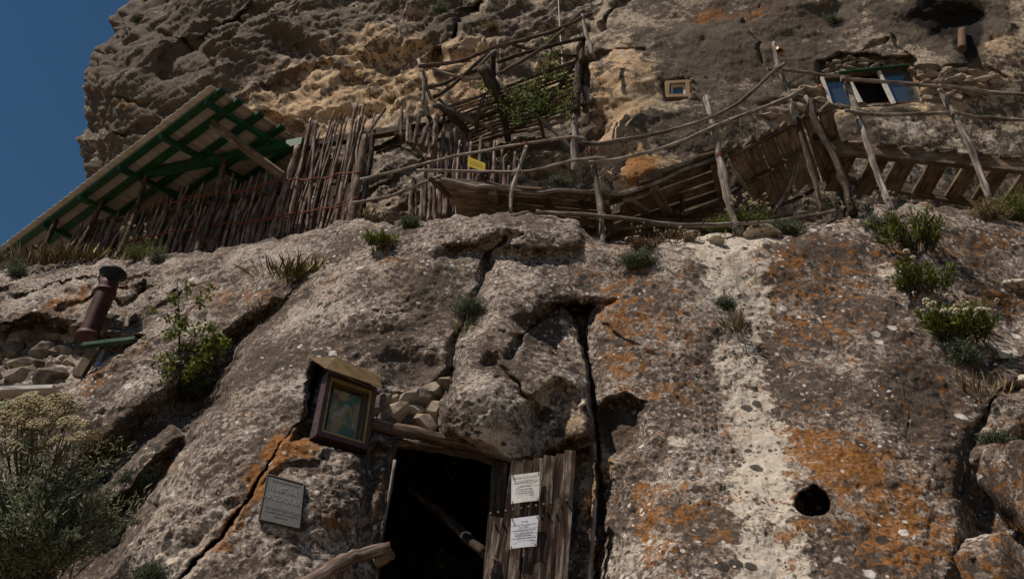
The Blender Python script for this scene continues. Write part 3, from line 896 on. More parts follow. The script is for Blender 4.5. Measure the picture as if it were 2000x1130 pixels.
GREEN = plain_mat('green_paint', (.005, .036, .014), (.013, .080, .032), 9, .55)
def green_paint():
    t = NT('chipped_green_paint')
    pos = t.n('ShaderNodeNewGeometry').outputs['Position']
    n = t.noise(pos, 7, 5, .6); m = t.noise(pos, 38, 6, .7)
    col = t.cramp(n, [(.32, (.005, .034, .013)), (.55, (.010, .065, .026)), (.72, (.022, .098, .045))])
    col = t.mix(t.ramp(m, .60, .64, 0, .85), col, (.17, .135, .10))
    return t.finish(col, .6, t.bump(m, .3, .008), .3)
GREEN = green_paint()
SHEET = plain_mat('asbestos_sheet', (.36, .30, .25), (.50, .44, .38), 5, .9)
WIRE = plain_mat('rusty_wire', (.10, .020, .010), (.28, .058, .024), 30, .8)
RUST = plain_mat('rusty_pipe', (.022, .010, .008), (.085, .030, .022), 12, .65, .3)
SOOT = plain_mat('sooty_metal', (.008, .008, .008), (.022, .020, .019), 10, .6, .3)
RUSTL = plain_mat('rust_brown', (.050, .024, .012), (.13, .065, .034), 16, .8)
BRONZE = plain_mat('roof_tin', (.085, .050, .022), (.19, .125, .060), 12, .5, .35)
PURPLE = plain_mat('plum_paint', (.042, .022, .021), (.095, .056, .052), 18, .45)
GOLD = plain_mat('gilt', (.22, .16, .06), (.42, .31, .13), 20, .45, .2)
IRON = plain_mat('cast_plaque', (.035, .032, .031), (.070, .065, .063), 40, .7, .05)
IRONL = plain_mat('cast_letters', (.09, .085, .083), (.14, .134, .13), 60, .6, .05)
PAPER = plain_mat('paper', (.56, .53, .50), (.66, .64, .62), 6, .8, 0, .05)
PAPERW = plain_mat('cold_paper', (.55, .55, .60), (.66, .66, .71), 6, .8, 0, .05)
INK = plain_mat('ink', (.03, .03, .03), (.06, .055, .05), 30, .8)
NAIL = plain_mat('nail_iron', (.05, .045, .04), (.22, .20, .18), 60, .5, .5)
YELLOW = plain_mat('yellow_sign', (.50, .33, .015), (.66, .47, .035), 6, .6)
WHITEP = plain_mat('white_frame', (.42, .38, .33), (.62, .58, .53), 14, .7)
FRAMEW = plain_mat('pine_frame', (.20, .115, .060), (.34, .22, .13), 22, .7)
BRICKR = plain_mat('red_foam', (.25, .060, .025), (.40, .12, .05), 30, .9)
ROPE = plain_mat('rope', (.36, .31, .25), (.52, .46, .39), 50, .9)
BRASS = plain_mat('old_brass', (.20, .12, .05), (.36, .24, .12), 20, .4, .5)
STONE = plain_mat('wall_stone', (.13, .098, .070), (.36, .290, .220), 9, .95, 0, .9, .1, 9)
STONEG = plain_mat('grey_stone', (.085, .068, .055), (.28, .228, .185), 11, .95, 0, 1.0, .1, 9)
def pane_mat():
    t = NT('film_glass')
    t.b.inputs['Metallic'].default_value = .8
    return t.finish((.19, .23, .26), .06, None, .5)
PANE = pane_mat()
def clear_glass():
    t = NT('clear_glass')
    t.b.inputs['Transmission Weight'].default_value = 1.0
    t.b.inputs['IOR'].default_value = 1.25
    return t.finish((.95, .96, .95), .02, None, .5)
GLASS = clear_glass()
def room_shade_mat():
    return plain_mat('painted_room_shade', (.010, .008, .007), (.02, .016, .013), 5, 1.0)  # near-black colour that stands in for shade inside a room
ROOM_SHADE = room_shade_mat()

# ------------------------------------------------------------------ stones
def stone_mesh(seed, n=2, cuts=14, rough=.035):
    bm = bmesh.new()
    bmesh.ops.create_icosphere(bm, subdivisions=n, radius=1.0)
    r = random.Random(seed)
    planes = []
    for k in range(cuts):
        d = Vector((r.gauss(0, 1), r.gauss(0, 1), r.gauss(0, 1))).normalized()
        planes.append((d, r.uniform(.42, .78)))
    for v in bm.verts:
        for d, h in planes:
            e = v.co.dot(d)
            if e > h: v.co -= d * (e - h)
        v.co *= 1 + r.uniform(-rough, rough)
    me = bpy.data.meshes.new('stone')
    bm.to_mesh(me); bm.free()
    return me
STONES = {}
def stone_variants(mat):
    if mat.name not in STONES:
        L = []
        for k in range(7):
            m = stone_mesh(300 + k); m.materials.append(mat); L.append(m)
        STONES[mat.name] = L
    return STONES[mat.name]

def add_stone(parent, px, py, Y, wpx, hpx, mat, rot=0, dr=.8, name='stone'):
    c = P(px, py, Y)
    dpt = (c - Vector(CAM)).dot(Vector((0, CP, SP)))
    k = dpt / FPX
    r = random.Random(nseed())
    o = bpy.data.objects.new(name, r.choice(stone_variants(mat)))
    COL.objects.link(o)
    o.parent = parent
    o.location = c - parent_loc(parent)
    o.scale = (wpx * k * .78, hpx * k * dr, hpx * k * .82)
    o.rotation_euler = (r.uniform(-.5, .1), math.radians(rot) + r.uniform(-.25, .25), r.uniform(-.5, .5))
    return o

def fill_stones(parent, pts, n, wr, hr, mat, surf, lift=.0, seed=1, mind=.8):
    r = random.Random(seed)
    xs = [p[0] for p in pts]; ys = [p[1] for p in pts]
    placed = []
    tries = 0
    while len(placed) < n and tries < 6000:
        tries += 1
        x, y = r.uniform(min(xs), max(xs)), r.uniform(min(ys), max(ys))
        if poly_sd(np.array([x]), np.array([y]), pts)[0] > 0: continue
        w, h = r.uniform(*wr), r.uniform(*hr)
        if any(abs(x - a) < (w + c) * .5 * mind and abs(y - b) < (h + d) * .5 * mind for a, b, c, d in placed): continue
        placed.append((x, y, w, h))
        add_stone(parent, x, y, surf(x, y) + lift, w, h, mat, r.uniform(-8, 8))
    return placed

# ------------------------------------------------------------------ lettering
def text_mesh(lines, width_fit=None):
    """lines: (text, x, y, size, align) in sheet units; returns list of (verts, faces)"""
    out = []
    for (txt, x, y, size, align, maxw) in lines:
        cu = bpy.data.curves.new('t', 'FONT')
        cu.body = txt; cu.size = size; cu.align_x = align; cu.resolution_u = 1; cu.offset = size * .018
        ob = bpy.data.objects.new('t', cu); COL.objects.link(ob)
        dg = bpy.context.evaluated_depsgraph_get()
        me = bpy.data.meshes.new_from_object(ob.evaluated_get(dg))
        vs = [v.co.copy() for v in me.vertices]; fs = [tuple(p.vertices) for p in me.polygons]
        bpy.data.objects.remove(ob); bpy.data.curves.remove(cu); bpy.data.meshes.remove(me)
        if vs and maxw:
            w = max(v.x for v in vs) - min(v.x for v in vs)
            s = maxw / w
            for v in vs: v.x *= s
        out.append(([(v.x + x, v.y + y) for v in vs], fs))
    return out

def lettering(name, quad, lines, mat, parent, lift=.003, raise_=0.0):
    """quad TL,TR,BR,BL world points; text laid in unit square (0..1, 0..1 from bottom left)"""
    TL, TR, BR, BL = [Vector(q) for q in quad]
    nrm = (TR - TL).cross(BL - TL).normalized()
    if nrm.dot(Vector(CAM) - TL) < 0: nrm = -nrm
    def m(u, v, l):
        return (BL * (1 - u) + BR * u) * (1 - v) + (TL * (1 - u) + TR * u) * v + nrm * l
    b = MB()
    for vs, fs in text_mesh(lines):
        n = len(vs)
        V = [m(u, v, lift + raise_) for u, v in vs]
        F = list(fs)
        if raise_ > 0:
            V += [m(u, v, 0) for u, v in vs]
            cnt = {}
            for f in fs:
                for k in range(len(f)):
                    e = (f[k], f[(k + 1) % len(f)]); cnt[tuple(sorted(e))] = cnt.get(tuple(sorted(e)), 0) + 1
            for f in fs:
                for k in range(len(f)):
                    a, c = f[k], f[(k + 1) % len(f)]
                    if cnt[tuple(sorted((a, c)))] == 1: F.append((a, c, c + n, a + n))
        b.add(V, F)
    o = b.build(name, mat, parent)
    o['kind'] = 'stuff'
    return o
# ------------------------------------------------------------------ lean-to shed with green roof frame
def hz(py, Y):
    """height above the camera of a point at photograph row py, Y metres ahead"""
    b = (565.0 - py) / FPX
    return Y * (SP + b * CP) / (CP - b * SP)

A = P(405, 188, 6.6)
EU = Vector((-.80, .60, 0))
EV = Vector((.60, .80, .16)).normalized()
EN = EU.cross(EV).normalized()
if EN.z > 0: EN = -EN                      # pointing down, towards the room
def roof(u, v, d=0.0): return A + EU * u + EV * v + EN * d
shed = thing('lean_to_shed', 'long open lean-to with grey sheet roof and green frame beneath the cliff on the left', 'shed', P(390, 485, 7.5))
for row, (v0, v1, lift) in enumerate(((-.07, 1.02, 0.0), (.94, 2.5, -.03))):
    for k in range(6):
        u0 = -.16 + k * .99 + (row * .05); u1 = u0 + 1.03
        b = MB(); nu, nvv = 48, 6
        vs = []
        for j in range(nvv + 1):
            for i in range(nu + 1):
                u = u0 + (u1 - u0) * i / nu; v = v0 + (v1 - v0) * j / nvv
                rip = .010 * math.cos(2 * math.pi * u / .148)
                vs.append(roof(u, v, -.035 + lift + rip + (.008 if k % 2 else 0)))
        top = [q - EN * .008 for q in vs]
        N_ = nu + 1
        fs = []
        for j in range(nvv):
            for i in range(nu):
                a = j * N_ + i
                fs.append((a, a + 1, a + N_ + 1, a + N_))
        M_ = len(vs)
        fs2 = [tuple(x + M_ for x in f[::-1]) for f in fs]
        rim = [(i, i + 1, i + 1 + M_, i + M_) for i in range(nu)] + [(nvv * N_ + i, nvv * N_ + i + 1, nvv * N_ + i + 1 + M_, nvv * N_ + i + M_) for i in range(nu)]
        rim += [(j * N_, (j + 1) * N_, (j + 1) * N_ + M_, j * N_ + M_) for j in range(nvv)] + [(j * N_ + nu, (j + 1) * N_ + nu, (j + 1) * N_ + nu + M_, j * N_ + nu + M_) for j in range(nvv)]
        b.add(vs + top, fs + fs2 + rim, None, True)
        b.build('roof_sheet', SHEET, shed)
for k, v in enumerate((.05, .30, .62, .96, 1.32, 1.75)):
    MB().plank(roof(-.24, v, .018), roof(5.9, v, .018), EV, .10, .04, 12, .02, nseed()).build('purlin', GREEN, shed)
for k, u in enumerate((.03, .97, 1.92, 2.9, 3.9, 4.9)):
    MB().plank(roof(u, .0, .074), roof(u, 1.25, .074), EU, .06, .07, 6, .02, nseed()).build('rafter', GREEN, shed)
MB().plank(P(292, 338, 7.95), P(592, 279, 7.38), (0, 0, 1), .13, .09, 10, .02, nseed()).build('beam', GREEN, shed)
MB().plank(P(593, 286, 7.4), P(805, 250, 7.1), (0, 0, 1), .10, .08, 8, .03, nseed()).build('beam', W_DARK, shed)
MB().plank(roof(.2, .22, .17), P(552, 344, 7.0), EU, .10, .05, 6, .03, nseed()).build('brace', W_BOARD, shed)
for (x0, y0, x1, y1, Y, r) in ((385, 496, 440, 308, 7.62, .062), (232, 500, 286, 342, 7.95, .052), (140, 506, 200, 392, 8.45, .05), (700, 430, 728, 262, 7.1, .055), (60, 520, 110, 430, 8.8, .05)):
    MB().tube([P(x0, y0, Y), P((x0 + x1) / 2 + 4, (y0 + y1) / 2, Y), P(x1, y1, Y)], [r * .78, r * .7, r * .66], 9, 16, .08, nseed()).build('post', W_LOG, shed)
# board wall at the back of the shed, in shade
bw0, bw1 = P(150, 500, 9.0), P(700, 400, 7.75)
for k in range(24):
    a = bw0.lerp(bw1, k / 24); b_ = bw0.lerp(bw1, (k + .97) / 24)
    c = (a + b_) / 2
    MB().plank(Vector((c.x, c.y, 7.4)), Vector((c.x, c.y, 9.05)), b_ - a, (b_ - a).length, .02, 3, .02, nseed()).build('wall_board', W_DARK, shed)

# ------------------------------------------------------------------ stick palisade in front of the shed
def fence_Y(x): return float(np.interp(x, [100, 170, 250, 420, 560, 700], [8.75, 8.55, 8.25, 7.72, 7.30, 6.85]))
palisade = thing('stick_palisade', 'long palisade of thin grey upright sticks bound with red wire under the green shed', 'fence', P(480, 476, 7.25))
rr_ = random.Random(5)
x = 112.0
tops = ([140, 160, 200, 300, 400, 480, 512, 530, 545, 560, 580, 600, 620, 640, 660, 676, 690, 705], [442, 432, 412, 372, 348, 334, 332, 322, 236, 238, 222, 228, 212, 214, 206, 212, 268, 268])
sticks = []
while x < 694:
    sticks.append((x, rr_.uniform(.017, .027) if x < 530 else rr_.uniform(.014, .024), None)); x += rr_.uniform(4.4, 7.2) if x < 530 else rr_.uniform(5.0, 8.6)
for (x, r, tp) in sticks:
    Y = fence_Y(x) + rr_.uniform(-.03, .03)
    yb = float(edge_py(x)) + 14
    yt = float(np.interp(x, *tops)) + rr_.uniform(-9, 9) * (2.2 if x > 530 else .7)
    if rr_.random() < .10: yt += 34
    b0 = P(x, yb, Y)
    ht = 1.6 + hz(yt, Y)
    lean = rr_.uniform(-.05, .05) + (.10 if x > 500 else .02)
    H_ = ht - b0.z
    t0 = Vector((b0.x + lean * H_ * .45, b0.y + rr_.uniform(-.03, .10), ht))
    bend = Vector((rr_.uniform(-.05, .05), rr_.uniform(-.02, .02), 0))
    MB().tube([b0, b0.lerp(t0, .35) + bend, b0.lerp(t0, .7) + bend * rr_.uniform(-.8, .8), t0], [r * 1.08, r, r * .9, r * .62], 7, 14, .11, nseed()).build('stick', W_PICKET, palisade)
for (x0, y0, x1, y1, r) in ((527, 478, 581, 287, .05), (683, 440, 714, 266, .052), (412, 492, 452, 378, .03), (500, 478, 549, 340, .036), (655, 440, 694, 205, .022), (716, 262, 753, 212, .02), (560, 455, 607, 232, .024), (600, 448, 618, 236, .022)):
    Y = fence_Y(x0) - .05
    MB().tube([P(x0, y0, Y), P((x0 + x1) / 2, (y0 + y1) / 2, Y), P(x1, y1, Y)], [r, r, r * .8], 9, 16, .09, nseed()).build('stick', W_PICKET, palisade)
for line in ([(250, 470), (300, 458), (360, 448), (420, 441), (480, 434), (540, 424), (620, 408), (700, 388)], [(230, 425), (310, 398), (380, 384), (450, 376), (520, 360), (580, 353), (640, 345), (706, 338)]):
    for k in range(2):
        pts = []
        for (xx, yy) in line:
            for s in range(3):
                pts.append((xx + s * 18, yy + rr_.uniform(-4, 4) - s * 2.6))
        pts = [q for q in pts if q[0] < 712]
        MB().tube([P(a, b, fence_Y(a) - .058 - .012 * k + rr_.uniform(-.012, .012)) for a, b in pts], .006, 5, len(pts) * 3, .25, nseed()).build('binding_wire', WIRE, palisade)
MB().plank(P(180, 436, fence_Y(180) + .20), P(700, 348, fence_Y(700) + .18), (0, 0, 1), .06, .04, 10, .03, nseed()).build('rail', W_DARK, palisade)

# ------------------------------------------------------------------ second picket fence by the yellow sign
picket = thing('picket_fence', 'ragged fence of thick split pickets beside the yellow sign', 'fence', P(860, 428, 7.05))
PK = [(802, 424, 808, 347, .036), (812, 424, 812, 350, .03), (822, 428, 826, 352, .034), (836, 432, 840, 362, .03), (842, 434, 852, 221, .046), (858, 430, 868, 222, .044), (876, 430, 882, 240, .042),
      (866, 430, 860, 300, .035), (886, 425, 894, 247, .042), (899, 425, 905, 259, .04), (910, 420, 919, 260, .044), (922, 420, 925, 330, .036), (935, 420, 940, 268, .04), (946, 420, 960, 273, .038), (957, 420, 966, 275, .032),
      (966, 420, 968, 330, .03), (974, 420, 981, 290, .034), (985, 420, 984, 345, .03), (998, 420, 1006, 297, .034), (830, 430, 832, 300, .03), (850, 432, 848, 330, .03)]
for k in range(16):
    x0 = 846 + k * 9.6 + rr_.uniform(-3, 3)
    PK.append((x0, 424, x0 + rr_.uniform(0, 7), float(np.interp(x0, [846, 1000], [262, 318])) + rr_.uniform(-12, 20), rr_.uniform(.024, .036)))
for (x0, y0, x1, y1, r) in PK:
    Y = 7.05 + rr_.uniform(-.06, .06)
    r *= .85
    MB().tube([P(x0, y0, Y), P((x0 + x1) / 2 + rr_.uniform(-3, 3), (y0 + y1) / 2, Y), P(x1, y1, Y)], [r, r * .95, r * .55], 7, 12, .13, nseed()).build('stick', W_PICKET, picket)
for (x0, y0, x1, y1, r) in ((783, 268, 784, 209, .026), (796, 280, 797, 224, .028), (808, 286, 819, 224, .034), (821, 286, 839, 235, .034), (834, 288, 837, 260, .03), (803, 282, 800, 250, .03), (846, 290, 856, 228, .036)):
    MB().tube(px_pts([(x0, y0, 6.95), (x1, y1, 6.95)]), [r, r * .6], 7, 8, .12, nseed()).build('stick', W_PICKET, picket)
pole('rail', [(770, 262, 7.08), (840, 268, 7.1), (930, 300, 7.14), (1000, 330, 7.14)], .03, W_DARK, picket)
pole('rail', [(800, 395, 7.12), (900, 390, 7.14), (1000, 385, 7.14)], .03, W_DARK, picket)
pole('rail', [(735, 300, 7.2), (775, 285, 7.2), (833, 312, 7.1)], .02, W_DARK, picket)

# yellow sign
yq = [P(914.5, 305.7, 6.90), P(948, 319, 6.93), P(947.4, 335, 6.93), P(912.7, 324, 6.90)]
ysign = thing('notice_sign', 'small bright yellow tin sign fixed askew to the pickets', 'sign', P(930, 330, 6.92))
yplate = MB().slab(yq, .004).build('sign_plate', YELLOW, ysign)
mk = MB()
TLq, TRq, BRq, BLq = yq
for v in (.70, .55, .42, .28):
    u = .12
    while u < .84:
        w = rr_.uniform(.03, .09)
        c = [(BLq * (1 - uu_) + BRq * uu_) * (1 - vv_) + (TLq * (1 - uu_) + TRq * uu_) * vv_ + Vector((0, -.003, -.001)) for uu_, vv_ in ((u, v), (u + w, v), (u + w, v + .045), (u, v + .045))]
        mk.add(c, [(0, 1, 2, 3)]); u += w + .03
mk.build('print_lines', plain_mat('faded_print', (.28, .20, .03), (.34, .25, .05), 20), yplate)['kind'] = 'stuff'

# ------------------------------------------------------------------ boardwalk
walk = thing('boardwalk', 'rickety raised boardwalk of brown planks and poles along the rock ledge', 'walkway', P(1180, 470, 6.2))
FL, FR = P(850, 354, 6.15), P(1168, 379, 6.15)
back = Vector((0, 1, .02))
for k in range(6):
    o = back * (.05 + k * .135)
    sh = Vector((.16 * (k * .135) / .7 * 2.1, 0, 0))
    MB().plank(FL + o + sh + Vector((0, 0, rr_.uniform(0, .015))), FR + o + Vector((rr_.uniform(0, .1), 0, rr_.uniform(0, .015))), back, .125, .03, 8, .03, nseed()).build('plank', W_BOARD, walk)
pole('beam', [(862, 350), (919, 364), (957, 365), (1004, 374), (1053, 377), (1096, 372), (1160, 376)], .030, W_GREY, walk, 6.10)
pole('beam', [(850, 348), (887, 352), (957, 357), (979, 365), (1010, 372)], .022, W_GREY, walk, 6.16)
pole('beam', [(838, 345, 6.1), (853, 362, 6.16), (890, 388, 6.45), (930, 414, 6.75)], .035, W_LOG, walk)
for (x0, y0, x1, y1, w) in ((962, 368, 980, 413, .085), (1062, 377, 1083, 413, .085), (996, 375, 1003, 411, .06), (1150, 382, 1120, 410, .06)):
    MB().plank(P(x0, y0, 6.16) - Vector((0, 0, .05)), P(x1, y1, 6.72) - Vector((0, 0, .04)), (1, 0, 0), w, .045, 4, .04, nseed()).build('joist', W_BOARD, walk)
# middle stretch, boards laid lengthways and rising to the right
ML, MR = P(1172, 386, 6.18), P(1424, 306, 6.20)
for k in range(7):
    o = Vector((0, .04 + k * .155, -.012 * k))
    a = ML + o + Vector((rr_.uniform(-.05, .25), 0, rr_.uniform(-.02, .02))); b_ = MR + o + Vector((rr_.uniform(-.02, .16), 0, rr_.uniform(-.03, .03)))
    MB().plank(a, b_, (0, 1, 0), .140, .032, 8, .03, nseed()).build('plank', W_BOARD, walk)
for (x0, y0, x1, y1) in ((1262, 352, 1352, 322), (1245, 362, 1290, 350), (1345, 320, 1412, 300), (1372, 302, 1394, 294)):
    MB().plank(P(x0, y0, 6.12), P(x1, y1, 6.12), (0, 1, 0), .14, .05, 4, .04, nseed()).build('plank', W_BOARD, walk)
pole('beam', [(1165, 372), (1190, 380), (1215, 378), (1280, 356), (1345, 328), (1420, 303)], .027, W_GREY, walk, 6.08)
pole('beam', [(1420, 304), (1480, 280), (1545, 245), (1622, 213)], .034, W_LOG, walk, 6.10)
pole('beam', [(1330, 420), (1400, 395), (1470, 350), (1555, 300)], .03, W_LOG, walk, 6.55)
pole('beam', [(1210, 425), (1330, 418), (1440, 402)], .03, W_LOG, walk, 6.75)
for (x0, y0, x1, y1, Y0, Y1) in ((1276, 360, 1304, 410, 6.12, 6.62), (1225, 383, 1262, 408, 6.12, 6.55), (1395, 318, 1412, 395, 6.14, 6.9), (1180, 388, 1190, 430, 6.14, 6.7)):
    MB().plank(P(x0, y0, Y0) - Vector((0, 0, .05)), P(x1, y1, Y1) - Vector((0, 0, .05)), (1, 0, 0), .09, .05, 4, .04, nseed()).build('joist', W_BOARD, walk)
# ramp of cross boards with daylight between them
RA, RB = P(1424, 306, 6.14), P(1612, 222, 6.14)
dR = (RB - RA); LR = dR.length; dR.normalize()
wd = .165
for k in range(8):
    c = RA + dR * (wd * .5 + k * (wd + .046))
    if (c - RA).length > LR: break
    MB().plank(c + Vector((-.03, -.06 + rr_.uniform(-.03, .02), .035)), c + Vector((.50, .86 + rr_.uniform(-.05, .1), .02)), dR, wd, .03, 4, .025, nseed()).build('plank', W_BOARD, walk)
pole('beam', [(1438, 362), (1490, 345), (1530, 318), (1572, 288)], .03, W_LOG, walk, 6.42)
pole('beam', [(1480, 410), (1540, 395), (1590, 370)], .03, W_LOG, walk, 6.85)
for pts, r in (([(1424, 318, 6.1), (1446, 350, 6.3), (1474, 400, 6.5)], .026), ([(1586, 196, 6.0), (1592, 236, 6.0), (1640, 330, 6.02), (1668, 420, 6.05)], .05), ([(1576, 222, 6.04), (1580, 200, 6.04), (1574, 188, 6.04)], .026), ([(1556, 232, 6.06), (1575, 300, 6.06), (1590, 350, 6.06), (1606, 418, 6.06)], .036), ([(1600, 240, 6.3), (1640, 350, 6.4), (1660, 430, 6.4)], .045), ([(1590, 268, 6.35), (1632, 268, 6.35)], .04), ([(1508, 420, 6.5), (1545, 360, 6.5), (1560, 300, 6.4)], .03), ([(1190, 470, 6.4), (1186, 400, 6.4)], .035), ([(1330, 445, 6.6), (1332, 380, 6.55)], .035), ([(1000, 425, 6.5), (1002, 390, 6.5)], .03), ([(1170, 380, 6.05), (1160, 368, 6.05), (1130, 395, 6.3)], .022)):
    pole('strut', pts, r, W_LOG if r > .03 else W_GREY, walk)
MB().plank(P(1130, 428, 6.75), P(1440, 446, 6.75), (0, 0, 1), .16, .03, 6, .03, nseed()).build('plank', W_BOARD, walk)
MB().plank(P(1180, 448, 6.7), P(1300, 440, 6.7), (0, 0, 1), .05, .03, 5, .03, nseed()).build('plank', W_GREY, walk)

# ------------------------------------------------------------------ pole railings
rail1 = thing('pole_railing', 'crooked railing of bleached poles in front of the boardwalk', 'railing', P(1178, 482, 5.98))
for pts, r in (([(1178, 486), (1172, 400), (1163, 340), (1154, 290)], .040), ([(1440, 460), (1425, 400), (1404, 300), (1380, 190)], .050), ([(998, 414), (999, 380), (1010, 340), (1028, 286)], .026), ([(1420, 474), (1438, 458), (1450, 446)], .034)):
    pole('post', pts, r, W_GREY, rail1, 6.0, 8)
pole('post', [(1511, 84), (1520, 130), (1540, 180), (1552, 240)], .034, W_GREY, rail1, 6.02, 8)
for pts, r in (([(704, 350, 6.6), (760, 338, 6.5), (835, 318, 6.3), (900, 303, 6.15), (1000, 285, 6.04), (1060, 276, 5.95), (1115, 267, 5.93), (1145, 272, 5.93)], .023),
               ([(1128, 276, 5.95), (1160, 281, 5.93), (1215, 273, 5.93), (1290, 260, 5.93), (1350, 243, 5.93), (1400, 225, 5.93), (1450, 195, 5.94), (1500, 150, 5.95), (1532, 124, 5.95)], .026),
               ([(815, 332, 6.3), (900, 334, 6.15), (1000, 336, 6.04), (1050, 331, 5.95), (1110, 315, 5.93), (1160, 308, 5.93), (1185, 311, 5.93)], .021),
               ([(1150, 318, 5.95), (1200, 312, 5.93), (1270, 296, 5.93), (1340, 272, 5.93), (1400, 245, 5.93), (1460, 222, 5.93), (1530, 195, 5.95), (1572, 172, 5.96)], .026),
               ([(1168, 319, 5.96), (1230, 306, 5.95), (1300, 288, 5.95)], .013),
               ([(690, 396, 6.6), (760, 384, 6.5), (800, 368, 6.35), (864, 343, 6.12)], .024),
               ([(1048, 414, 6.0), (1100, 417, 5.94), (1172, 422, 5.93), (1290, 436, 5.93), (1360, 440, 5.93), (1430, 438, 5.93)], .028),
               ([(1425, 438, 5.95), (1500, 434, 5.96), (1560, 424, 6.0), (1632, 412, 6.05)], .022)):
    pole('rail', pts, r, W_GREY, rail1, None, 8)
rail2 = thing('pole_railing', 'peeled pole railing beside the plank stairs below the wide window', 'railing', P(1740, 408, 6.15), None)
pole('post', [(1742, 412), (1722, 360), (1690, 270), (1652, 156)], .046, W_GREY, rail2, 6.18, 8)
pole('post', [(1932, 392), (1905, 310), (1872, 240), (1834, 168)], .046, W_GREY, rail2, 6.3, 8)
for pts, r in (([(1498, 135, 6.0), (1545, 138, 6.04), (1600, 145, 6.1), (1660, 151, 6.12)], .024), ([(1642, 155, 6.1), (1700, 158, 6.12), (1790, 165, 6.18), (1870, 172, 6.25), (1940, 181, 6.3), (2060, 188, 6.3)], .030),
               ([(1552, 184, 6.04), (1605, 200, 6.1), (1660, 213, 6.12)], .022), ([(1650, 216, 6.1), (1700, 223, 6.12), (1780, 224, 6.2), (1860, 220, 6.28), (1920, 230, 6.3), (2060, 237, 6.3)], .027)):
    pole('rail', pts, r, W_GREY, rail2, None, 8)

def lashing(parent, px, py, Y, dirv, rad, n=3):
    posts = [o for o in parent.children if o.name.startswith('post')]
    parent = min(posts, key=lambda o: min((v.co + parent_loc(parent) - P(px, py, Y)).length for v in o.data.vertices))
    """wire wrapped round a joint, loops of thin tube"""
    c = P(px, py, Y); d = Vector(dirv).normalized()
    ax = d.cross(Vector((0, 1, .2))).normalized(); ay = d.cross(ax)
    b = MB()
    pts = []
    for k in range(n * 10 + 1):
        th = k * 2 * math.pi / 10
        rr = rad * (1 + .15 * math.sin(k * 2.3))
        pts.append(c + ax * math.cos(th) * rr + ay * math.sin(th) * rr + d * (k / (n * 10.0) - .5) * .05)
    b.tube(pts, .0045, 4, len(pts) - 1, .05, nseed())
    return b.build('lashing', WIRE if (px + py) % 2 else ROPE, parent)
for (x_, y_, Y_, dv) in ((1155, 296, 5.97, (-.1, 0, 1)), (1164, 312, 5.97, (-.1, 0, 1)), (1174, 422, 5.97, (-.1, 0, 1)), (1387, 232, 5.97, (-.15, 0, 1)), (1393, 247, 5.97, (-.15, 0, 1)), (1405, 304, 6.0, (-.15, 0, 1)), (1434, 438, 5.97, (-.15, 0, 1)), (1520, 130, 5.99, (-.2, 0, 1)), (1541, 187, 5.99, (-.2, 0, 1)), (1025, 284, 6.0, (.1, 0, 1)), (1012, 336, 6.0, (.1, 0, 1))):
    lashing(rail1, x_, y_, Y_, dv, .046)
for (x_, y_, Y_, dv) in ((1653, 156, 6.15, (-.2, 0, 1)), (1672, 216, 6.15, (-.2, 0, 1)), (1835, 170, 6.28, (-.25, 0, 1)), (1862, 222, 6.28, (-.25, 0, 1))):
    lashing(rail2, x_, y_, Y_, dv, .050)

# ------------------------------------------------------------------ plank stairs on the right
stairs = thing('plank_stairs', 'open plank stairway with spaced treads laid along the ledge at the right edge', 'stairs', P(1760, 400, 6.7))
S0, S1 = P(1610, 287, 6.45), P(2080, 334, 6.45)
MB().plank(S0, S1, (0, 0, 1), .19, .06, 10, .02, nseed()).build('stringer', W_BOARD, stairs)
Q0, Q1 = P(1638, 345, 7.08), P(1990, 410, 7.08)
MB().plank(Q0, Q1, (0, 0, 1), .15, .05, 8, .02, nseed()).build('stringer', W_BOARD, stairs)
for k, xx in enumerate((1668, 1731, 1783, 1848, 1914, 1971, 2034)):
    yy = 278 + (xx - 1668) * .088
    c = P(xx, yy - 2, 6.40)
    c2 = Vector((c.x - .03, 7.15, c.z - .06))
    trd = MB().plank(c, c2, (1, 0, 0), .22 + rr_.uniform(-.02, .02), .035, 4, .03, nseed()).build('tread', W_BOARD, stairs)
    MB().plank(c + Vector((.01, -.02, -.030)), c + Vector((.01, .10, -.035)), (1, 0, 0), .20, .035, 2, .05, nseed()).build('cleat', W_BOARD, trd)

# ------------------------------------------------------------------ pole lookout under the cliff
def c5(x, y): return (800 + x / 3.767, 20 + y / 3.767)
def c5p(lst, Y0, Y1=None):
    Y1 = Y0 if Y1 is None else Y1
    n = len(lst) - 1
    return [P(*c5(*q), Y0 + (Y1 - Y0) * k / n) for k, q in enumerate(lst)]
look = thing('pole_lookout', 'rough lookout platform of lashed dark poles hanging below the cliff', 'platform', P(1122, 338, 7.0))
def lp(name, lst, r, Y0, Y1=None, mat=None, wob=.12):
    MB().tube(c5p(lst, Y0, Y1), r, 7, None, wob, nseed()).build(name, mat or W_DARK, look)
lp('post', [(65, 365), (105, 480), (103, 600), (100, 690)], .024, 6.8, mat=W_GREY)
lp('post', [(105, 470), (130, 590), (160, 655)], .022, 6.85, mat=W_GREY)
lp('post', [(110, 640), (130, 760), (150, 800)], .03, 6.9)
lp('post', [(655, 210), (642, 350), (655, 490)], .022, 6.75, mat=W_GREY)
lp('post', [(535, 425), (580, 520), (640, 610), (730, 690)], [.085, .07, .06, .05], 6.78, 7.0, wob=.18)
lp('post', [(620, 300), (610, 420), (640, 560), (690, 760), (725, 960)], .045, 6.85, 7.3)
lp('post', [(525, 408), (570, 350), (632, 297)], .022, 6.72, mat=W_GREY)
lp('post', [(645, 490), (680, 550), (722, 612)], .024, 6.76, mat=W_GREY)
lp('post', [(1250, 350), (1232, 560), (1215, 760)], .055, 6.85)
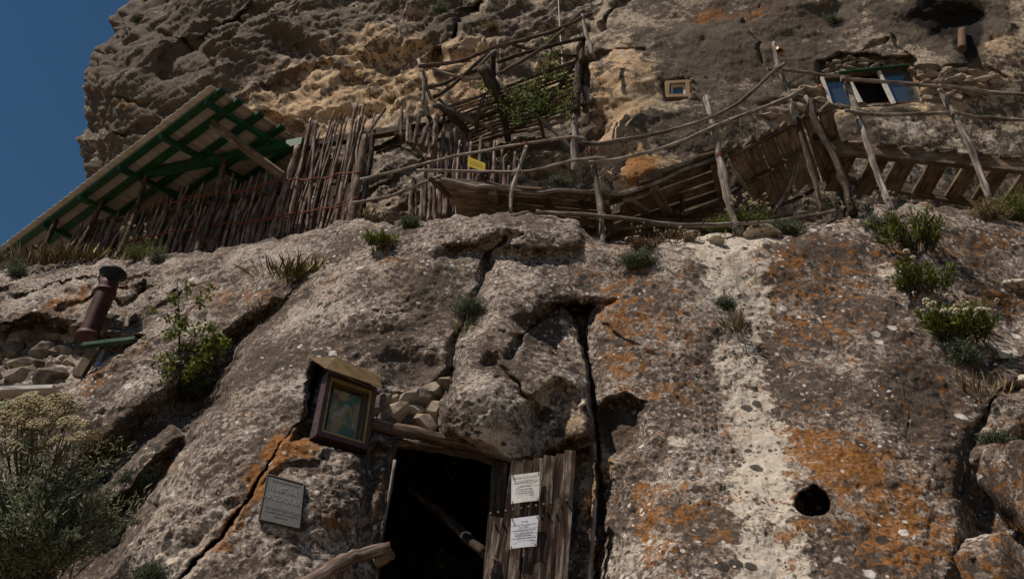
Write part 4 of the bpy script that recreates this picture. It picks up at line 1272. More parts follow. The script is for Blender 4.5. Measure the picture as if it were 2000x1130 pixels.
lp('post', [(1213, 750), (1218, 900), (1214, 1000), (1210, 1160), (1195, 1190)], .046, 6.86, mat=W_GREY)  # sunlit lower half of the post above; its light is put into paler wood
lp('post', [(1312, 300), (1296, 420), (1290, 560)], .055, 6.98)
lp('post', [(1288, 540), (1300, 650), (1296, 745)], .045, 7.0, mat=W_GREY)
lp('post', [(1268, 35), (1292, 140), (1318, 240), (1355, 345)], .027, 6.75, mat=W_GREY)
lp('post', [(1275, 180), (1268, 300), (1262, 390)], .04, 6.8)
for l in ([(70, 412), (350, 378), (500, 325), (640, 267), (880, 210), (1100, 140), (1268, 55)], [(640, 388), (850, 312), (1100, 247), (1290, 203)], [(660, 468), (760, 410), (860, 355), (1000, 262), (1140, 140)], [(1180, 100), (1230, 50), (1280, 5)]):
    lp('rail', l, .024, 6.74, 6.74)
for l in ([(85, 400), (160, 420), (240, 462), (390, 497), (530, 502)],):
    lp('rail', l, .022, 6.8, 6.9, W_GREY)
for l in ([(78, 582), (230, 547), (400, 478), (525, 430)], [(180, 640), (300, 565), (480, 400), (622, 290)], [(750, 252), (830, 272), (915, 292)], [(1065, 325), (1160, 335), (1252, 334)], [(1268, 310), (1150, 490), (1075, 600), (985, 730)], [(552, 615), (500, 770), (490, 900)], [(1260, 60), (1340, 30)], [(1270, 700), (1340, 690)]):
    lp('brace', l, .026, 6.9, 7.05)
lp('beam', [(165, 703), (300, 740), (420, 795), (560, 850), (640, 890)], .034, 6.83, 7.2, W_GREY)
lp('beam', [(200, 660), (290, 760), (370, 840), (450, 930)], .05, 6.9, 7.35)
lp('beam', [(840, 690), (960, 800), (1060, 890), (1210, 1040)], .026, 6.9, 6.9, W_GREY)
lp('beam', [(660, 930), (800, 860), (850, 840)], .024, 7.1, 7.2)
lp('beam', [(200, 680), (230, 700), (265, 725)], .022, 6.8, mat=W_GREY)
lp('beam', [(870, 890), (1000, 855), (1165, 800)], .024, 7.05, mat=W_GREY)
lp('beam', [(1240, 370), (1320, 360), (1345, 350)], .05, 6.85)
d0 = [(275, 722), (540, 626), (800, 535), (1245, 372)]
d1 = [(470, 985), (700, 905), (900, 880), (1180, 790)]
for k in range(13):
    s = k / 12.0
    l = [(a[0] + (b[0] - a[0]) * s + rr_.uniform(-8, 8), a[1] + (b[1] - a[1]) * s + rr_.uniform(-5, 5)) for a, b in zip(d0, d1)]
    lp('deck_pole', l, .018, 6.92 + .55 * s, 6.92 + .55 * s, W_BOARD if k % 3 else W_DARK)

# rope hanging by the lookout, small pot on a rail post
MB().tube([P(1088, -60, 7.6), P(1092, 30, 7.5), P(1096, 90, 7.42), P(1099, 132, 7.3)], .009, 6, 20, .05, nseed()).build('rope', ROPE)
tag(bpy.data.objects['rope'], 'thin pale rope hanging straight down the cliff above the lookout', 'rope')
bell = thing('hanging_bell', 'small round brown bell hung near the tip of the tallest railing post', 'bell', P(1521, 106, 6.0))
bm_ = MB(); c = P(1521, 97, 6.0); prof = [(.005, .045), (.022, .042), (.034, .025), (.040, 0), (.044, -.025), (.050, -.040), (.046, -.042), (.03, -.02)]
vs = []; fs = []
for k, (r, z) in enumerate(prof):
    for j in range(14):
        vs.append(c + Vector((r * math.cos(j * math.pi / 7), r * math.sin(j * math.pi / 7), z)))
for k in range(len(prof) - 1):
    for j in range(14): fs.append((k * 14 + j, k * 14 + (j + 1) % 14, k * 14 + 14 + (j + 1) % 14, k * 14 + 14 + j))
bm_.add(vs, fs, None, True).build('bell_body', BRASS, bell)
MB().tube([c + Vector((0, 0, .04)), c + Vector((-.02, 0, .075)), c + Vector((-.04, 0, .08))], .006, 5, 6, .05, nseed()).build('hanger', NAIL, bell)
# ------------------------------------------------------------------ windows in the cliff and their masonry
YW = 7.70
def wq(lst, Y): return [P(x, y, Y) for x, y in lst]
win = thing('cave_window', 'wide three-part window with bluish panes and one dark open light set in the cliff', 'window', P(1700, 205, YW))
def bar(name, a, b, Y, w, t, mat, parent, wdir=(0, 0, 1)):
    return MB().plank(P(*a, Y), P(*b, Y), wdir, w, t, 3, .01, nseed()).build(name, mat, parent)
bar('frame_bar', (1602, 154), (1776, 130), YW, .07, .07, W_DARK, win)
bar('frame_bar', (1622, 213), (1802, 200), YW + .03, .04, .07, W_DARK, win)
bar('frame_bar', (1604, 154), (1623, 210), YW, .05, .07, WHITEP, win, (1, 0, 0))
bar('frame_bar', (1775, 130), (1802, 192), YW, .05, .07, FRAMEW, win, (1, 0, 0))
bar('mullion', (1660, 160), (1684, 206), YW - .02, .04, .05, WHITEP, win, (1, 0, 0))
bar('mullion', (1716, 141), (1746, 204), YW - .02, .045, .05, WHITEP, win, (1, 0, 0))
bar('lintel_strip', (1638, 143), (1776, 128), YW - .05, .016, .06, GREEN, win)
for q in ([(1608, 157), (1660, 158), (1684, 207), (1624, 209)], [(1718, 140), (1773, 131), (1799, 194), (1744, 203)]):
    MB().slab(wq(q, YW + .02), .006).build('pane', PANE, win)
MB().slab(wq([(1655, 152), (1722, 140), (1750, 205), (1680, 208)], YW + .25), .02).build('room_shade_sheet', ROOM_SHADE, win)  # near-black sheet paints the shade of the room behind the open light
for q in ([(1604, 168), (1600, 182), (1606, 196)], [(1790, 150), (1797, 165), (1801, 176)]):
    MB().tube([P(x, y, YW - .03) for x, y in q], .03, 7, 6, .35, nseed()).build('foam_seal', BRICKR, win)

YS = 7.42
small = thing('cave_window', 'tiny square window with a pine frame in the smooth cliff', 'window', P(1322, 192, YS))
for a, b, wd_ in (((1299, 164), (1345, 161), (0, 0, 1)), ((1300, 190), (1347, 189), (0, 0, 1)), ((1303, 164), (1303, 190), (1, 0, 0)), ((1341, 162), (1344, 190), (1, 0, 0))):
    bar('frame_bar', a, b, YS, .055, .06, FRAMEW, small, wd_)
for a, b, wd_ in (((1311, 169), (1336, 168), (0, 0, 1)), ((1311, 187), (1338, 186), (0, 0, 1)), ((1312, 169), (1312, 187), (1, 0, 0)), ((1335, 168), (1337, 187), (1, 0, 0))):
    bar('sash_bar', a, b, YS + .02, .026, .03, WHITEP, small, wd_)
MB().slab(wq([(1310, 168), (1337, 167), (1339, 188), (1310, 188)], YS + .03), .006).build('pane', PANE, small)

masonry = thing('stone_infill', 'rubble stone infill packed around the wide cliff window', 'masonry', P(1600, 215, 7.6))
fill_stones(masonry, [(1500, 205), (1540, 185), (1598, 165), (1606, 190), (1618, 215), (1560, 232), (1500, 228)], 34, (17, 34), (11, 20), STONE, cliff_Y, .0, 3, .72)
fill_stones(masonry, [(1612, 130), (1650, 114), (1765, 122), (1770, 128), (1640, 142), (1612, 150)], 30, (12, 26), (7, 12), STONEG, lambda x, y: 7.72, .0, 4, .7)
fill_stones(masonry, [(1785, 135), (1810, 128), (1960, 150), (1950, 178), (1880, 195), (1815, 205)], 48, (17, 40), (9, 17), STONE, cliff_Y, .0, 5, .72)
fill_stones(masonry, [(1625, 207), (1740, 202), (1745, 212), (1625, 218)], 7, (16, 30), (9, 14), STONE, lambda x, y: 7.62, .0, 6, .75)
fill_stones(masonry, [(1340, 152), (1352, 152), (1356, 198), (1346, 198)], 8, (8, 12), (8, 12), STONE, cliff_Y, 0, 8, .7)

wallL = thing('stone_wall', 'rubble stone wall in mud mortar under the rusty stovepipe', 'wall', P(80, 765, 6.9))
fill_stones(wallL, [(-60, 652), (60, 640), (140, 648), (175, 668), (190, 700), (130, 762), (60, 768), (-60, 768)], 80, (26, 60), (18, 40), STONEG, low_Y, .06, 11, .66)
for (xx, yy, w, h) in ((110, 735, 60, 45), (30, 690, 34, 40), (75, 690, 50, 44), (130, 690, 40, 30), (60, 655, 52, 22), (165, 640, 36, 30), (195, 632, 60, 44), (40, 735, 50, 40)):
    add_stone(wallL, xx, yy, low_Y(xx, yy) + .03, w, h, STONEG)

lint = thing('stone_packing', 'loose stones packed under the slab above the doorway beam', 'stones', P(800, 840, 5.2))
for (xx, yy, w, h) in ((742, 790, 44, 34), (772, 783, 40, 26), (800, 776, 44, 26), (832, 778, 44, 34), (760, 812, 62, 30), (806, 800, 50, 28), (846, 800, 34, 28), (790, 826, 52, 26), (838, 830, 50, 30), (866, 826, 30, 24), (735, 765, 36, 22), (848, 762, 40, 26), (872, 748, 26, 26), (812, 834, 30, 18)):
    add_stone(lint, xx, yy, 5.33 + rr_.uniform(-.03, .03), w * 1.05, h * 1.1, STONE if rr_.random() < .6 else STONEG)

# ------------------------------------------------------------------ doorway timbers
lin = thing('doorway_beam', 'cracked round log laid as lintel across the cave doorway', 'beam', P(800, 850, 5.1))
pole('log', [(716, 828, 5.18), (770, 838, 5.14), (830, 850, 5.12), (905, 866, 5.16), (1000, 900, 5.24)], [.060, .066, .062, .055, .05], W_LOG, lin, None, 10, .10)
pole('under_log', [(748, 862, 5.22), (830, 872, 5.22), (905, 884, 5.24), (1000, 912, 5.28)], .045, W_LOG, lin, None, 9, .12)
jam = thing('door_frame', 'leaning dark timber posts framing the cave doorway', 'door frame', P(745, 1100, 5.1))
pole('jamb', [(768, 872, 5.16), (756, 960, 5.14), (738, 1065, 5.12), (728, 1160, 5.10)], .042, W_LOG, jam, None, 8)
pole('strip', [(771, 898, 5.1), (760, 970, 5.09), (741, 1056, 5.06)], .015, W_GREY, jam, None, 6)
for (a, b, w) in (((976, 905), (952, 1180), .04), ((987, 906), (962, 1180), .035), ((966, 904), (944, 1180), .03)):
    MB().plank(P(*a, 5.16), P(*b, 5.12), (1, 0, 0), w, .05, 5, .05, nseed()).build('jamb', W_DARK, jam)
inner = MB().tube([P(790, 945, 6.0), P(870, 1010, 5.6), P(945, 1080, 5.2)], .032, 8, 12, .08, nseed()).build('slanting_pole', W_LOG)
tag(inner, 'bare pole slanting across the dark cave doorway', 'pole')
foot = thing('fallen_log', 'split weathered log slanting up to the foot of the door frame', 'log', P(640, 1120, 4.6))
MB().tube([P(575, 1150, 4.58), P(640, 1112, 4.62), P(700, 1084, 4.68), P(762, 1066, 4.72)], [.040, .043, .040, .03], 9, 16, .12, nseed()).build('log', W_PICKET, foot)
MB().tube([P(735, 1098, 4.78), P(766, 1082, 4.74)], .035, 6, 4, .15, nseed()).build('stub', W_BOARD, foot)
side = MB().tube([P(1163, 975, 5.0), P(1158, 1040, 4.98), P(1150, 1150, 4.95)], .013, 7, 14, .12, nseed()).build('thin_pole', W_GREY)
tag(side, 'thin grey pole standing in the vertical rock cleft', 'pole')

# ------------------------------------------------------------------ door leaf with its notices
door = thing('plank_door', 'old brown plank door standing open right of the cave doorway', 'door', P(1040, 1150, 4.95))
tx = [984, 1000, 1021, 1043, 1062, 1085, 1102, 1124]
bx_ = [928, 950, 976, 1004, 1030, 1056, 1076, 1102]
ty = [1012, 902, 900, 896, 892, 888, 883]
for k in range(7):
    Y = 4.97 + (.012 if k % 2 else 0) - k * .008
    y0 = ty[k]
    f = (y0 - 895) / (1230 - 895.0)
    xa = [tx[k + i] + (bx_[k + i] - tx[k + i]) * f for i in (0, 1)]
    t0 = P(sum(xa) / 2, y0, Y); b0 = P((bx_[k] + bx_[k + 1]) / 2, 1230, Y - .03)
    w = (P(xa[1], y0, Y) - P(xa[0], y0, Y)).length * (1.0 if k < 6 else 1.02)
    MB().plank(b0, t0, (1, 0, 0), w * .985, .045 if k < 6 else .07, 12, .045, nseed()).build('plank', W_DOOR, door)
for k in range(11):
    s = k / 10.0
    c = P(958 + s * 148, 1003 - s * 26, 4.925 - .05 * s)
    MB().tube([c, c + Vector((0, -.018, 0))], .008, 7, 1, 0, nseed()).build('nail', NAIL, door)
MB().plank(P(1112, 945, 4.98), P(1108, 985, 4.98), (1, 0, 0), .03, .03, 2, .05, nseed()).build('latch_block', W_LOG, door)

def notice(label, quad_px, Y, mat, lines):
    q = [P(x, y, Y) for x, y in quad_px]
    o = thing('notice', label, 'notice', q[3], 'notices on the plank door')
    # slightly curled sheet
    b = MB(); n = 6; vs = []
    for j in range(n + 1):
        for i in range(n + 1):
            u, v = i / n, j / n
            p = (q[3] * (1 - u) + q[2] * u) * (1 - v) + (q[0] * (1 - u) + q[1] * u) * v
            vs.append(p + Vector((0, -.006 * (1 - v) * math.sin(u * 3.1) - .004 * u, 0)))
    fs = [(j * (n + 1) + i, j * (n + 1) + i + 1, (j + 1) * (n + 1) + i + 1, (j + 1) * (n + 1) + i) for j in range(n) for i in range(n)]
    bk = [p + Vector((0, .003, 0)) for p in vs]
    m = len(vs)
    b.add(vs + bk, fs + [tuple(x + m for x in f[::-1]) for f in fs])
    sh = b.build('sheet', mat, o)
    lettering('lettering', q, lines, INK, sh, .011)
    for u, v in ((.05, .95), (.95, .95), (.05, .04), (.95, .05)):
        p = (q[3] * (1 - u) + q[2] * u) * (1 - v) + (q[0] * (1 - u) + q[1] * u) * v
        MB().tube([p, p + Vector((0, -.014, 0))], .004, 6, 1, 0, nseed()).build('pin', NAIL, sh)
    return o
notice('upper cream paper notice with black lettering pinned on the plank door', [(999, 927.5), (1054.5, 921), (1052.5, 977), (998.3, 983)], 4.885, PAPER,
       [('МОНАСТЫРЬ ХРИСТА СПАСИТЕЛЯ', .5, .80, .10, 'CENTER', .90), ('основан в годы иконоборчества', .5, .715, .06, 'CENTER', .56), ('возрождён братией монастыря в наши дни', .5, .64, .06, 'CENTER', .84),
        ('УСТАВ МОНАСТЫРЯ', .46, .50, .085, 'CENTER', .48), ('вход в пещеру по благословению,', .46, .42, .06, 'CENTER', .60), ('просим Вас не шуметь и не курить', .46, .345, .06, 'CENTER', .66), ('и вести себя благочестиво', .46, .275, .06, 'CENTER', .64), ('братия', .72, .20, .06, 'CENTER', .13),
        ('~ ~', .48, .08, .09, 'CENTER', .22), ('~ ~', .5, .91, .09, 'CENTER', .22)])
notice('lower white paper notice with black lettering pinned on the plank door', [(998.3, 1012), (1051.7, 1005.6), (1047.7, 1066), (996, 1071)], 4.875, PAPERW,
       [('Господи', .5, .80, .085, 'CENTER', .25), ('в дом Твой, Христе, благослови нас', .5, .70, .07, 'CENTER', .92), ('Пою Тебе', .46, .615, .07, 'CENTER', .34), ('Братиям нашим помоги,', .5, .52, .07, 'CENTER', .84), ('труд монашеский сей', .48, .435, .07, 'CENTER', .66), ('сохрани Благодатию', .46, .355, .07, 'CENTER', .62), ('и Имя Твоё славим вовеки. Аминь', .5, .265, .07, 'CENTER', .90), ('братия', .82, .17, .06, 'CENTER', .14)])

# ------------------------------------------------------------------ cast plaque on the rock
pc = [(522.5, 924), (595.4, 944), (586, 1033), (504, 1014)]
sx = []
for i in range(6):
    for j in range(6):
        u, v = i / 5, j / 5
        x_ = (pc[3][0] * (1 - u) + pc[2][0] * u) * (1 - v) + (pc[0][0] * (1 - u) + pc[1][0] * u) * v
        y_ = (pc[3][1] * (1 - u) + pc[2][1] * u) * (1 - v) + (pc[0][1] * (1 - u) + pc[1][1] * u) * v
        sx.append((x_, y_, low_Y(x_, y_)))
Am = np.array([[a, b, 1] for a, b, _ in sx]); bv = np.array([c for _, _, c in sx])
co = np.linalg.lstsq(Am, bv, rcond=None)[0]
resid = (bv - Am @ co).min()
pq = [P(x, y, co[0] * x + co[1] * y + co[2] + resid * .97 - .004) for x, y in pc]
plaque = thing('plaque', 'grey cast metal plaque with raised Cyrillic lettering on the orange lichened rock', 'plaque', pq[3])
plate = MB().slab(pq, .035).build('plate', IRON, plaque)
rim = MB()
cen = sum(pq, Vector()) / 4
nrm = (pq[1] - pq[0]).cross(pq[3] - pq[0]).normalized()
if nrm.dot(Vector(CAM) - cen) < 0: nrm = -nrm
for k in range(4):
    a, b_ = pq[k], pq[(k + 1) % 4]
    ins = lambda p: p + (cen - p) * .035 + nrm * .004
    rim.plank(ins(a), ins(b_), nrm, .005, .006, 1, 0)
rim.build('raised_rim', IRON, plate)
lettering('lettering', pq, [('УКРАИНСКАЯ ССР', .52, .875, .075, 'CENTER', .74), ('ПАМЯТНИК', .5, .665, .165, 'CENTER', .70), ('АРХЕОЛОГИИ', .5, .47, .165, 'CENTER', .88), ('ОХРАНЯЕТСЯ ГОСУДАРСТВОМ', .52, .28, .075, 'CENTER', .86), ('ПОВРЕЖДЕНИЕ КАРАЕТСЯ', .52, .205, .075, 'CENTER', .78), ('ЗАКОНОМ', .52, .135, .07, 'CENTER', .32)], IRONL, plate, .001, .0025)

# ------------------------------------------------------------------ icon case
TLs, TRs, BRs, BLs = P(641, 727, 4.93), P(733, 758, 5.15), P(713, 882, 5.15), P(618, 850, 4.93)
ux = (TRs - TLs); wS = ux.length; ux.normalize()
uz = (TLs - BLs); hS = uz.length; uz.normalize()
un = ux.cross(uz).normalized()
if un.dot(Vector(CAM) - TLs) < 0: un = -un
shr = thing('icon_case', 'glazed wooden icon case with tin roof hung on the rock left of the doorway', 'shrine', BLs)
def sc(u, v, d=0.0): return BLs + ux * (wS * u) + uz * (hS * v) + un * d
def sbar(name, a, b, w, t, wd_, mat, parent=shr):
    return MB().plank(a, b, wd_, w, t, 3, .008, nseed()).build(name, mat, parent)
MB().slab([sc(-.0, 1.0, -.07), sc(1.03, 1.0, -.07), sc(1.03, -.02, -.07), sc(-.03, -.02, -.07)], .02).build('back_board', PURPLE, shr)
MB().slab([sc(-.02, 1.0, -.068), sc(.0, 1.0, -.0), sc(.0, 0, -.0), sc(-.05, 0, -.068)], .015).build('side_panel', PURPLE, shr)
MB().slab([sc(1.0, 1.0, 0), sc(1.03, 1.0, -.068), sc(1.03, 0, -.068), sc(1.0, 0, 0)], .012).build('side_panel', PURPLE, shr)
MB().slab([sc(-.02, 0, .014), sc(1.02, 0, .014), sc(1.04, -.02, -.07), sc(-.05, -.02, -.07)], .03).build('bottom_board', PURPLE, shr)
fr = sbar('door_frame', sc(.0, .03, .005), sc(1.0, .03, .005), .035, .03, uz, PURPLE)
sbar('door_frame', sc(.02, .02, .006), sc(.02, 1.0, .006), .030, .028, ux, PURPLE)
sbar('door_frame', sc(.98, .02, .006), sc(.98, 1.0, .006), .030, .028, ux, PURPLE)
sbar('door_frame', sc(.0, .97, .005), sc(1.0, .97, .005), .035, .03, uz, PURPLE)
for (a, b, wdv) in ((sc(.075, .07, -.002), sc(.075, .94, -.002), ux), (sc(.93, .07, -.002), sc(.93, .94, -.002), ux), (sc(.06, .09, -.002), sc(.95, .09, -.002), uz), (sc(.06, .92, -.002), sc(.95, .92, -.002), uz)):
    sbar('gilt_moulding', a, b, .022, .018, wdv, GOLD)
bd = MB()
for k in range(30): bd.box(sc(.955, .08 + k * .029, .012), ux * .004, uz * .0045, un * .004)
for k in range(24): bd.box(sc(.08 + k * .037, .945, .012), ux * .0045, uz * .004, un * .004)
bd.build('beading', GOLD, shr)['kind'] = 'stuff'
MB().slab([sc(.05, .95, -.05), sc(.96, .95, -.05), sc(.96, .06, -.05), sc(.05, .06, -.05)], .01).build('lining', GOLD, shr)
def icon_paint():
    t = NT('plain_painted_panel')
    pos = t.n('ShaderNodeNewGeometry').outputs['Position']
    n = t.noise(pos, 11, 3, .5, .5); m = t.noise(t.vadd(pos, (4.2, 1.7, 9.1)), 14, 3, .5, .4)
    col = t.cramp(n, [(.36, (.05, .16, .12)), (.46, (.08, .19, .14)), (.50, (.30, .22, .09)), (.62, (.38, .29, .13))])
    col = t.mix(t.ramp(m, .58, .64), col, (.40, .36, .29))
    col = t.mix(t.ramp(m, .42, .36), col, (.22, .10, .05))
    return t.finish(col, .5, None, .3)
MB().slab([sc(.17, .82, -.034), sc(.80, .82, -.034), sc(.80, .15, -.034), sc(.17, .15, -.034)], .012).build('picture_panel', icon_paint(), shr)
for (a, b, wdv) in ((sc(.16, .13, -.030), sc(.16, .84, -.030), ux), (sc(.81, .13, -.030), sc(.81, .84, -.030), ux), (sc(.15, .13, -.030), sc(.82, .13, -.030), uz), (sc(.15, .84, -.030), sc(.82, .84, -.030), uz)):
    sbar('inner_frame', a, b, .018, .02, wdv, W_LOG)
MB().slab([sc(.04, .96, -.008), sc(.96, .96, -.008), sc(.96, .05, -.008), sc(.04, .05, -.008)], .003).build('glass', GLASS, shr)
# tin roof: folded sheet falling to the front
ra, rb = P(637, 719, 4.80), P(747, 756, 5.04)
rc, rd = P(738, 732, 5.24), P(656, 697, 5.10)
re_ = P(603, 697, 4.98)
rsh = MB().slab([ra, rb, rc, rd], .006).build('roof_sheet', BRONZE, shr)
MB().slab([re_, ra, rd, rd.lerp(re_, .5)], .006).build('roof_fold', BRONZE, rsh)
MB().slab([ra + Vector((.03, .02, -.012)), rb + Vector((-.05, .02, -.012)), sc(1.0, .99, 0), sc(0, .99, 0)], .01).build('roof_board', W_DARK, rsh)

# ------------------------------------------------------------------ stovepipes
def pipe(name, label, a, b, r, cap, mat, collar=True):
    o = thing(name, label, 'stovepipe', a)
    d = (b - a).normalized()
    MB().tube([a, b], r, 18, 10, .012, nseed()).build('tube', mat, o)
    if collar:
        MB().tube([a.lerp(b, .80), a.lerp(b, .86)], r * 1.12, 18, 1, 0, nseed()).build('collar', mat, o)
        MB().tube([a - d * .01, a + d * .05], r * 1.2, 18, 1, 0, nseed()).build('base_collar', mat, o)
    if cap:
        vs = []; fs = []
        ax = d.cross(Vector((1, 0, 0))).normalized(); ay = d.cross(ax)
        prof = [(r * .75, .0), (r * .8, .06), (r * 1.5, .10), (r * 1.45, .13), (r * .9, .17), (.004, .20)]
        for (q, z) in prof:
            for j in range(20):
                th = j * math.pi / 10
                vs.append(b + d * z + (ax * math.cos(th) + ay * math.sin(th)) * q)
        for k in range(len(prof) - 1):
            for j in range(20): fs.append((k * 20 + j, k * 20 + (j + 1) % 20, k * 20 + 20 + (j + 1) % 20, k * 20 + 20 + j))
        cp = MB().add(vs, fs, None, True).build('rain_cap', SOOT, o)
        for j in range(3):
            th = j * 2.1
            e = (ax * math.cos(th) + ay * math.sin(th)) * r * .97
            MB().tube([b - d * .04 + e, b + d * .10 + e * 1.5], .006, 5, 2, 0, nseed()).build('cap_strap', SOOT, cp)
    return o
Yp = 6.45
pipe('stovepipe', 'rusty capped stovepipe leaning out above the rubble wall', P(170, 660, Yp), P(214, 552, Yp), .088, True, RUST)
pipe('stovepipe', 'short rusty pipe sticking out below the soot-blackened hollow', P(1879, 60, 7.62), P(1879, 96, 7.36), .058, False, RUSTL, False)
grn = MB().plank(P(164, 674, 6.35), P(266, 662, 6.3), (0, 0, 1), .035, .06, 5, .04, nseed()).build('green_board', GREEN)
tag(grn, 'short green painted board under the stovepipe', 'board')
hid = thing('side_window', 'small half-hidden window with reddish post beside the rubble wall', 'window', P(160, 728, 6.6))
MB().plank(P(188, 678, 6.45), P(152, 736, 6.45), (1, 0, 0), .09, .06, 4, .04, nseed()).build('post', W_BOARD, hid)
MB().slab([P(192, 690, 6.62), P(216, 684, 6.62), P(206, 702, 6.62), P(186, 716, 6.62)], .006).build('pane', PANE, hid)
slabw = MB().plank(P(-60, 768, 6.2), P(112, 762, 6.15), (0, 0, 1), .035, .16, 6, .05, nseed()).build('white_board', WHITEP)
tag(slabw, 'whitish board lying level along the foot of the rubble wall', 'board')

# ------------------------------------------------------------------ loose boulders
def boulder(label, cx, cy, wpx, hpx, Y, seed, mat, cat='boulder', sub=4, group=None):
    me = stone_mesh(seed, sub, 8 if sub > 3 else 12, .0)
    me.name = 'boulder'
    n = len(me.vertices)
    co_ = np.zeros(n * 3); me.vertices.foreach_get('co', co_); co_ = co_.reshape(-1, 3)
    co_ *= (1 + .10 * fbm(co_ * 1.6 + seed, 4, .5, seed=seed) + .05 * fbm(co_ * 5 + seed, 4, .6, seed=seed + 1))[:, None]
    me.vertices.foreach_set('co', co_.reshape(-1))
    me.polygons.foreach_set('use_smooth', np.ones(len(me.polygons), bool))
    at = me.attributes.new('mask', 'FLOAT_COLOR', 'POINT')
    m = np.zeros((n, 4)); m[:, 0] = .36 if sub > 3 else .1; m[:, 1] = .30 if sub > 3 else .6; m[:, 3] = .0
    at.data.foreach_set('color', m.reshape(-1).astype(np.float32))
    me.materials.append(mat)
    o = bpy.data.objects.new('boulder' if cat == 'boulder' else 'loose_stone', me); COL.objects.link(o)
    c = P(cx, cy, Y); k = (c - Vector(CAM)).dot(Vector((0, CP, SP))) / FPX
    o.location = c
    o.scale = (wpx * k * .62, wpx * k * .5, hpx * k * .62)
    return tag(o, label, cat, group)
boulder('rounded grey boulder with orange lichen at the right edge of the photo', 2022, 962, 165, 205, 4.80, 511, MAT_LOW)
boulder('orange lichened boulder at the bottom right corner', 1945, 1100, 150, 190, 4.62, 513, MAT_LOW)
for k, (lab, cx, cy, w, h) in enumerate((('white angular stone by the right edge above the flowering plant', 1982, 556, 54, 26), ('pale stone by the right edge near the dry grass', 1985, 748, 60, 24), ('small pale stone beside the foot of the forked post', 1400, 470, 34, 18), ('small pale stone left of the forked post under the boardwalk', 1345, 462, 40, 20), ('flat pale stone lying near the railing post', 1240, 470, 44, 12), ('large pale stone at the foot of the forked post', 1490, 456, 62, 16))):
    boulder(lab, cx, cy, w, h, min(low_Y(cx, cy), low_Y(cx, cy + 6)) + .02, 600 + k, MAT_LOW, 'stone', 3)
# ------------------------------------------------------------------ plants
def leaf_mat(name, dark, mid, light, trans=.25):
    t = NT(name)
    pos = t.n('ShaderNodeNewGeometry').outputs['Position']
    n = t.noise(pos, 26, 3, .6)
    oi = t.n('ShaderNodeAttribute', attribute_name='tint')
    v = t.math('ADD', t.math('MULTIPLY', n, .5), t.math('MULTIPLY', oi.outputs['Fac'], .5))
    col = t.cramp(v, [(.25, dark), (.5, mid), (.75, light)])
    t.finish(col, .6, None, .25)
    tr = t.n('ShaderNodeBsdfTranslucent'); t.l(col, tr.inputs[0])
    mx = t.n('ShaderNodeMixShader'); mx.inputs[0].default_value = trans
    out = t.t.nodes['Material Output']
    t.l(t.b.outputs[0], mx.inputs[1]); t.l(tr.outputs[0], mx.inputs[2]); t.l(mx.outputs[0], out.inputs[0])
    return t.m
L_GREEN = leaf_mat('leaf_green', (.050, .062, .010), (.11, .128, .020), (.20, .21, .045))
L_BRIGHT = leaf_mat('leaf_yellow_green', (.060, .078, .010), (.13, .155, .022), (.23, .24, .055))
L_TREE = leaf_mat('leaf_tree', (.050, .070, .014), (.105, .135, .028), (.20, .23, .07), .4)
L_GREY = leaf_mat('leaf_grey_green', (.050, .062, .034), (.10, .118, .072), (.19, .21, .14))
L_SILVER = leaf_mat('leaf_silver_green', (.085, .098, .058), (.18, .20, .125), (.34, .355, .245), .4)
L_DRY = leaf_mat('straw', (.11, .080, .034), (.24, .18, .080), (.38, .30, .155))
L_BROWN = leaf_mat('dead_stem', (.060, .036, .020), (.13, .082, .045), (.20, .135, .080))
F_CREAM = leaf_mat('cream_flower', (.34, .31, .19), (.50, .46, .30), (.62, .58, .43), .1)
F_TAN = leaf_mat('tan_flower', (.38, .31, .18), (.54, .46, .29), (.68, .60, .43), .1)
STEM = leaf_mat('stem_bark', (.040, .030, .020), (.085, .066, .045), (.13, .105, .075), 0)

def leaves_obj(name, C, Dr, ln, wd, mat, parent, seed, fold=.25):
    """C base points (n,3); Dr directions (n,3); ln, wd arrays"""
    n = len(C)
    r = np.random.default_rng(seed)
    Dr = Dr / (np.linalg.norm(Dr, axis=1, keepdims=True) + 1e-9)
    rv = r.normal(size=(n, 3))
    S = np.cross(Dr, rv); S /= np.linalg.norm(S, axis=1, keepdims=True) + 1e-9
    Nn = np.cross(Dr, S)
    ln = np.broadcast_to(ln, (n,))[:, None]; wd = np.broadcast_to(wd, (n,))[:, None]
    v0 = C; v2 = C + Dr * ln + Nn * ln * r.uniform(-.25, .25, (n, 1))
    mid = C + Dr * ln * .5
    v1 = mid + S * wd * .5 + Nn * wd * fold; v3 = mid - S * wd * .5 + Nn * wd * fold
    V = np.stack([v0, v1, v2, v3], 1).reshape(-1, 3) - np.array(parent_loc(parent))
    me = bpy.data.meshes.new(name)
    me.vertices.add(n * 4); me.vertices.foreach_set('co', V.reshape(-1).astype(np.float32))
    b = np.arange(n) * 4
    F = np.concatenate([np.stack([b, b + 1, b + 2], 1), np.stack([b, b + 2, b + 3], 1)], 0)
    nf = len(F)
    me.loops.add(nf * 3); me.polygons.add(nf)
    me.loops.foreach_set('vertex_index', F.reshape(-1).astype(np.int32))
    me.polygons.foreach_set('loop_start', (np.arange(nf) * 3).astype(np.int32))
    me.polygons.foreach_set('loop_total', np.full(nf, 3, np.int32))
    at = me.attributes.new('tint', 'FLOAT', 'POINT')
    at.data.foreach_set('value', np.repeat(r.random(n), 4).astype(np.float32))
    me.update(calc_edges=True)
    me.materials.append(mat)
    o = bpy.data.objects.new(name, me); COL.objects.link(o); o.parent = parent
    o['kind'] = 'stuff'
    return o

def mpp(c):
    """metres per photograph pixel at a world point"""
    return (Vector(c) - Vector(CAM)).dot(Vector((0, CP, SP))) / FPX

